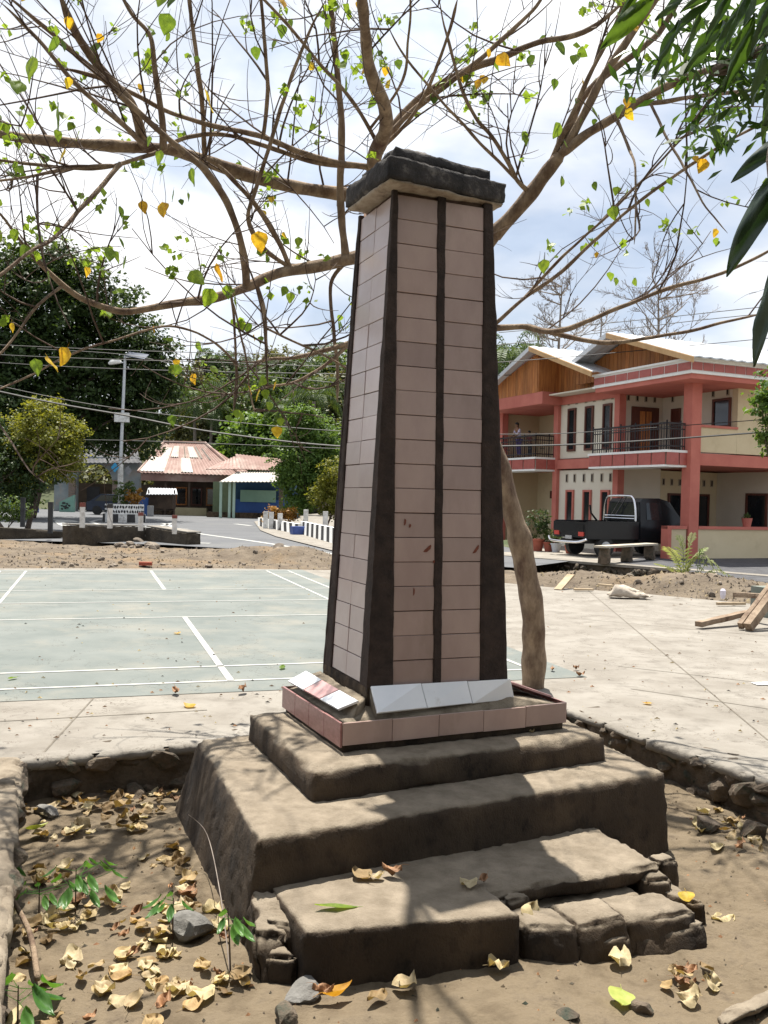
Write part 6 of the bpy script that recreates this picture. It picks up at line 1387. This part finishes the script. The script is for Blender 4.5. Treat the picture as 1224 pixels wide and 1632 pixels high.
for x,y,Y,s,m_ in ((48,112,4.2,1.,0),(95,185,4.4,1.05,0),(270,43,4.6,.9,0),(30,150,4.6,.8,0),(345,437,5.6,.95,1),(322,160,5.2,1.1,1),(305,285,5.5,.9,0),(300,450,5.6,1,0),(410,385,5.8,1.1,1),(340,478,5.7,1,0),(110,575,5,.9,1),(75,588,5,.9,1),(53,592,5,.8,0),(892,213,6,.9,0),(885,85,5.8,.8,0),(865,430,6,.8,0),(790,105,5.9,.9,1),(975,345,6,.8,0),(1125,270,6,.8,1),(550,140,6,.9,0)):
    hang(aty(x,y,Y)+[0,0,.08],s,hy[0] if m_ else hlv[0])
sb=[(*p,.07,.07,.07) for p,d in ENDS if -60<pxof(p)[0]<1280 and -80<pxof(p)[1]<640 and tr.random()<.30]
lv=foliage('small_leaves',sb,1100,.055,leaf_m,tree,.035,4,seed=71,asp=.8,up_=0.); lv['kind']='stuff'
# ------------------------------------------------------------ mango tree whose branches hang in at the upper right
mb=np.array([3.6,-.4,-.0]); mg=empty('mango_tree',mb,'mango tree beside the viewer whose long dark leaves hang in at the upper right','tree')
def mlimb(P,r): C,q=smooth_curve(P,r,6); v,f=tube(C,q,9); obj('branch' if r[0]<.1 else 'trunk',v,f,bark3,mg,smooth=True); return C
mlimb([mb-[0,0,.3],mb+[-.1,.1,1.5],mb+[-.3,.2,3.0],mb+[-1.,-.8,4.6]],[.22,.18,.15,.08])
mlimb([mb+[-.2,.2,2.4],np.array([2.6,.9,2.9]),np.array([1.7,1.6,2.9]),np.array([1.05,2.0,2.75])],[.09,.06,.035,.015])
mlimb([mb+[-.25,.2,2.2],np.array([3.,1.2,2.4]),np.array([2.0,2.1,2.4]),np.array([1.35,2.4,2.35])],[.07,.05,.03,.012])
mlimb([mb+[-.3,0,3.],np.array([1.5,-1.5,4.2]),np.array([-1.5,-3,4.8])],[.12,.1,.05]); mlimb([mb+[-.2,.1,2.6],np.array([4.5,2.,4.]),np.array([5,4.5,5.])],[.1,.07,.04])
def mleaf(name,Ln,Wd,sd): 
    me=leaf_mesh(name,Ln,Wd,mango_m,curl=.25,fold=.35,seed=sd,nu=12,nv_=3,stem=False,wave=.35); return me
ml=[mleaf('mango_leaf_mesh',.22,.055,i) for i in range(4)]
def aimleaf(x0,y0,x1,y1,Y,me=None,roll_=0.,wf=1.,Y2=None):
    a=aty(x0,y0,Y);b=aty(x1,y1,Y2 or Y+.06); d=Vector(tuple(b-a)); L_=d.length; q=d.normalized().to_track_quat('Y','Z'); from mathutils import Quaternion
    o=bpy.data.objects.new('leaf',me or rnd.choice(ml)); COL.objects.link(o); o.parent=mg; o.rotation_mode='QUATERNION'; o.rotation_quaternion=Quaternion(d.normalized(),roll_)@q
    s=L_/.22; o.scale=(s*wf,s,s); o.location=Vector(tuple((a+b)/2-mb))
# near leaves: tip direction down-left, seen from below
for q in ((1046,-10,955,80,1.7,1.2,1.3),(1078,30,1036,125,1.75,1.4,1.2),(1130,-10,1060,60,1.8,1.6,1.3),(1010,-20,965,70,1.9,1.5,1.1),(1110,20,1085,100,1.7,1.3,1.2),(1150,30,1085,118,1.8,1.8,1.5),(1160,-20,1120,70,1.6,1.2,1.3),(1190,-20,1150,80,1.6,1.5,1.4),(1200,20,1150,150,1.55,1.,1.1),(1224,-10,1190,90,1.5,1.2,1.3),(1185,60,1160,130,1.6,1.8,1.4),(1215,70,1190,170,1.5,1.4,1.3),(1240,60,1205,200,1.45,1.5,1.2),(1260,30,1230,180,1.4,1.2,1.1),(1145,-30,1080,20,1.7,1.6,1.2),(1230,130,1210,230,1.5,1.4,1.2),(1175,100,1145,140,1.7,1.5,1.4),(1100,-20,1040,30,1.8,1.4,1.4),(1240,-40,1210,60,1.5,1.4,1.5),(1290,20,1250,170,1.4,1.4,1.3),(1170,10,1135,95,1.7,1.3,1.5),(1205,-30,1175,60,1.55,1.6,1.5)):
    aimleaf(*q[:5],None,q[5]+rnd.uniform(-.3,.3),q[6])
bigl=leaf_mesh('broad_leaf_mesh',.22,.07,mat('deep_leaf',(.012,.03,.014),(.02,.045,.016),9,.4,trans=.18,spec=.5),curl=.15,fold=.25,seed=9,nu=12,nv_=3,stem=False,wave=.3)
for q in ((1260,205,1162,290,1.35,1.45,.95),(1240,265,1153,440,1.3,1.4,.95),(1262,240,1200,350,1.3,1.2,.9),(1235,410,1192,585,1.25,1.3,1.0),(1250,420,1215,560,1.2,1.5,1.)): aimleaf(*q[:5],bigl,q[5],q[6])
mlimb([np.array([2.0,2.1,2.4]),np.array([1.35,1.4,2.3]),np.array([.85,1.32,2.08]),aty(1250,200,1.35),aty(1250,400,1.28)],[.03,.015,.008,.006,.004])
foliage('far_leaves',[(*aty(1165,120,3.6),.18,.3,.22),(*aty(1200,175,3.5),.2,.3,.16),(*aty(1090,215,3.9),.06,.2,.07),(*aty(1030,100,3.9),.08,.2,.1),(*aty(1215,60,3.4),.25,.3,.3),(*aty(1150,190,4.0),.07,.2,.1),(*aty(1110,60,3.8),.12,.2,.15)],520,.095,mango_m,mg,.09,10,seed=5,up_=-.2,asp=.26)
mlimb([np.array([2.6,.9,2.9]),aty(1215,80,3.4),aty(1165,120,3.6),aty(1100,200,3.9)],[.04,.02,.012,.005])
# unseen hedge and crown, added behind and above the viewer to block sky light
foliage('sky_blocking_hedge',[(x,-8.5,1.6,2.4,1.2,2.6) for x in (-11,-8,-5,-2,1,4,7,10,13)],26000,.4,mango_m,mg,.5,30,seed=61,asp=.5)
foliage('crown',[(-.5,-4.2,5.2,5.5,3.6,2.6),(-2,-2.6,5.5,3.5,2.4,1.2),(1.5,-2.4,5.8,3,2.4,1.2),(3.5,-2.6,4.6,3.5,2.6,2.),(-5,-4,4.2,3.5,3.,2.4),(0,-6.5,3.,8,1.8,3.2),(5.2,3.2,5.4,1.6,2.4,1.1)],80000,.28,mango_m,mg,.4,30,seed=6,asp=.35,shell=.6)
ptree('dense leafy trees standing behind the viewer beyond the pit',0,20,[],10,.2,f_dark) if False else None
# trees that stand behind the obelisk, seen only from a step aside
for i,(px,Y,m_,lab) in enumerate(((600,70,f_mid,'green tree hidden behind the obelisk beyond the road'),(660,78,f_olive,'olive tree hidden behind the obelisk on the slope'),(725,66,f_dark,'dark tree between obelisk and coral house'),(770,80,f_mid,'green tree directly left of the coral house'))):
    ptree(lab,px,Y,[(px,715,3.2,3.4),(px-30,740,2.4,2.4,1),(px+35,745,2.4,2.4,-1),(px,775,3,1.8)],7000,.38,m_,seed=80+i,clump=.6,r0=.2)
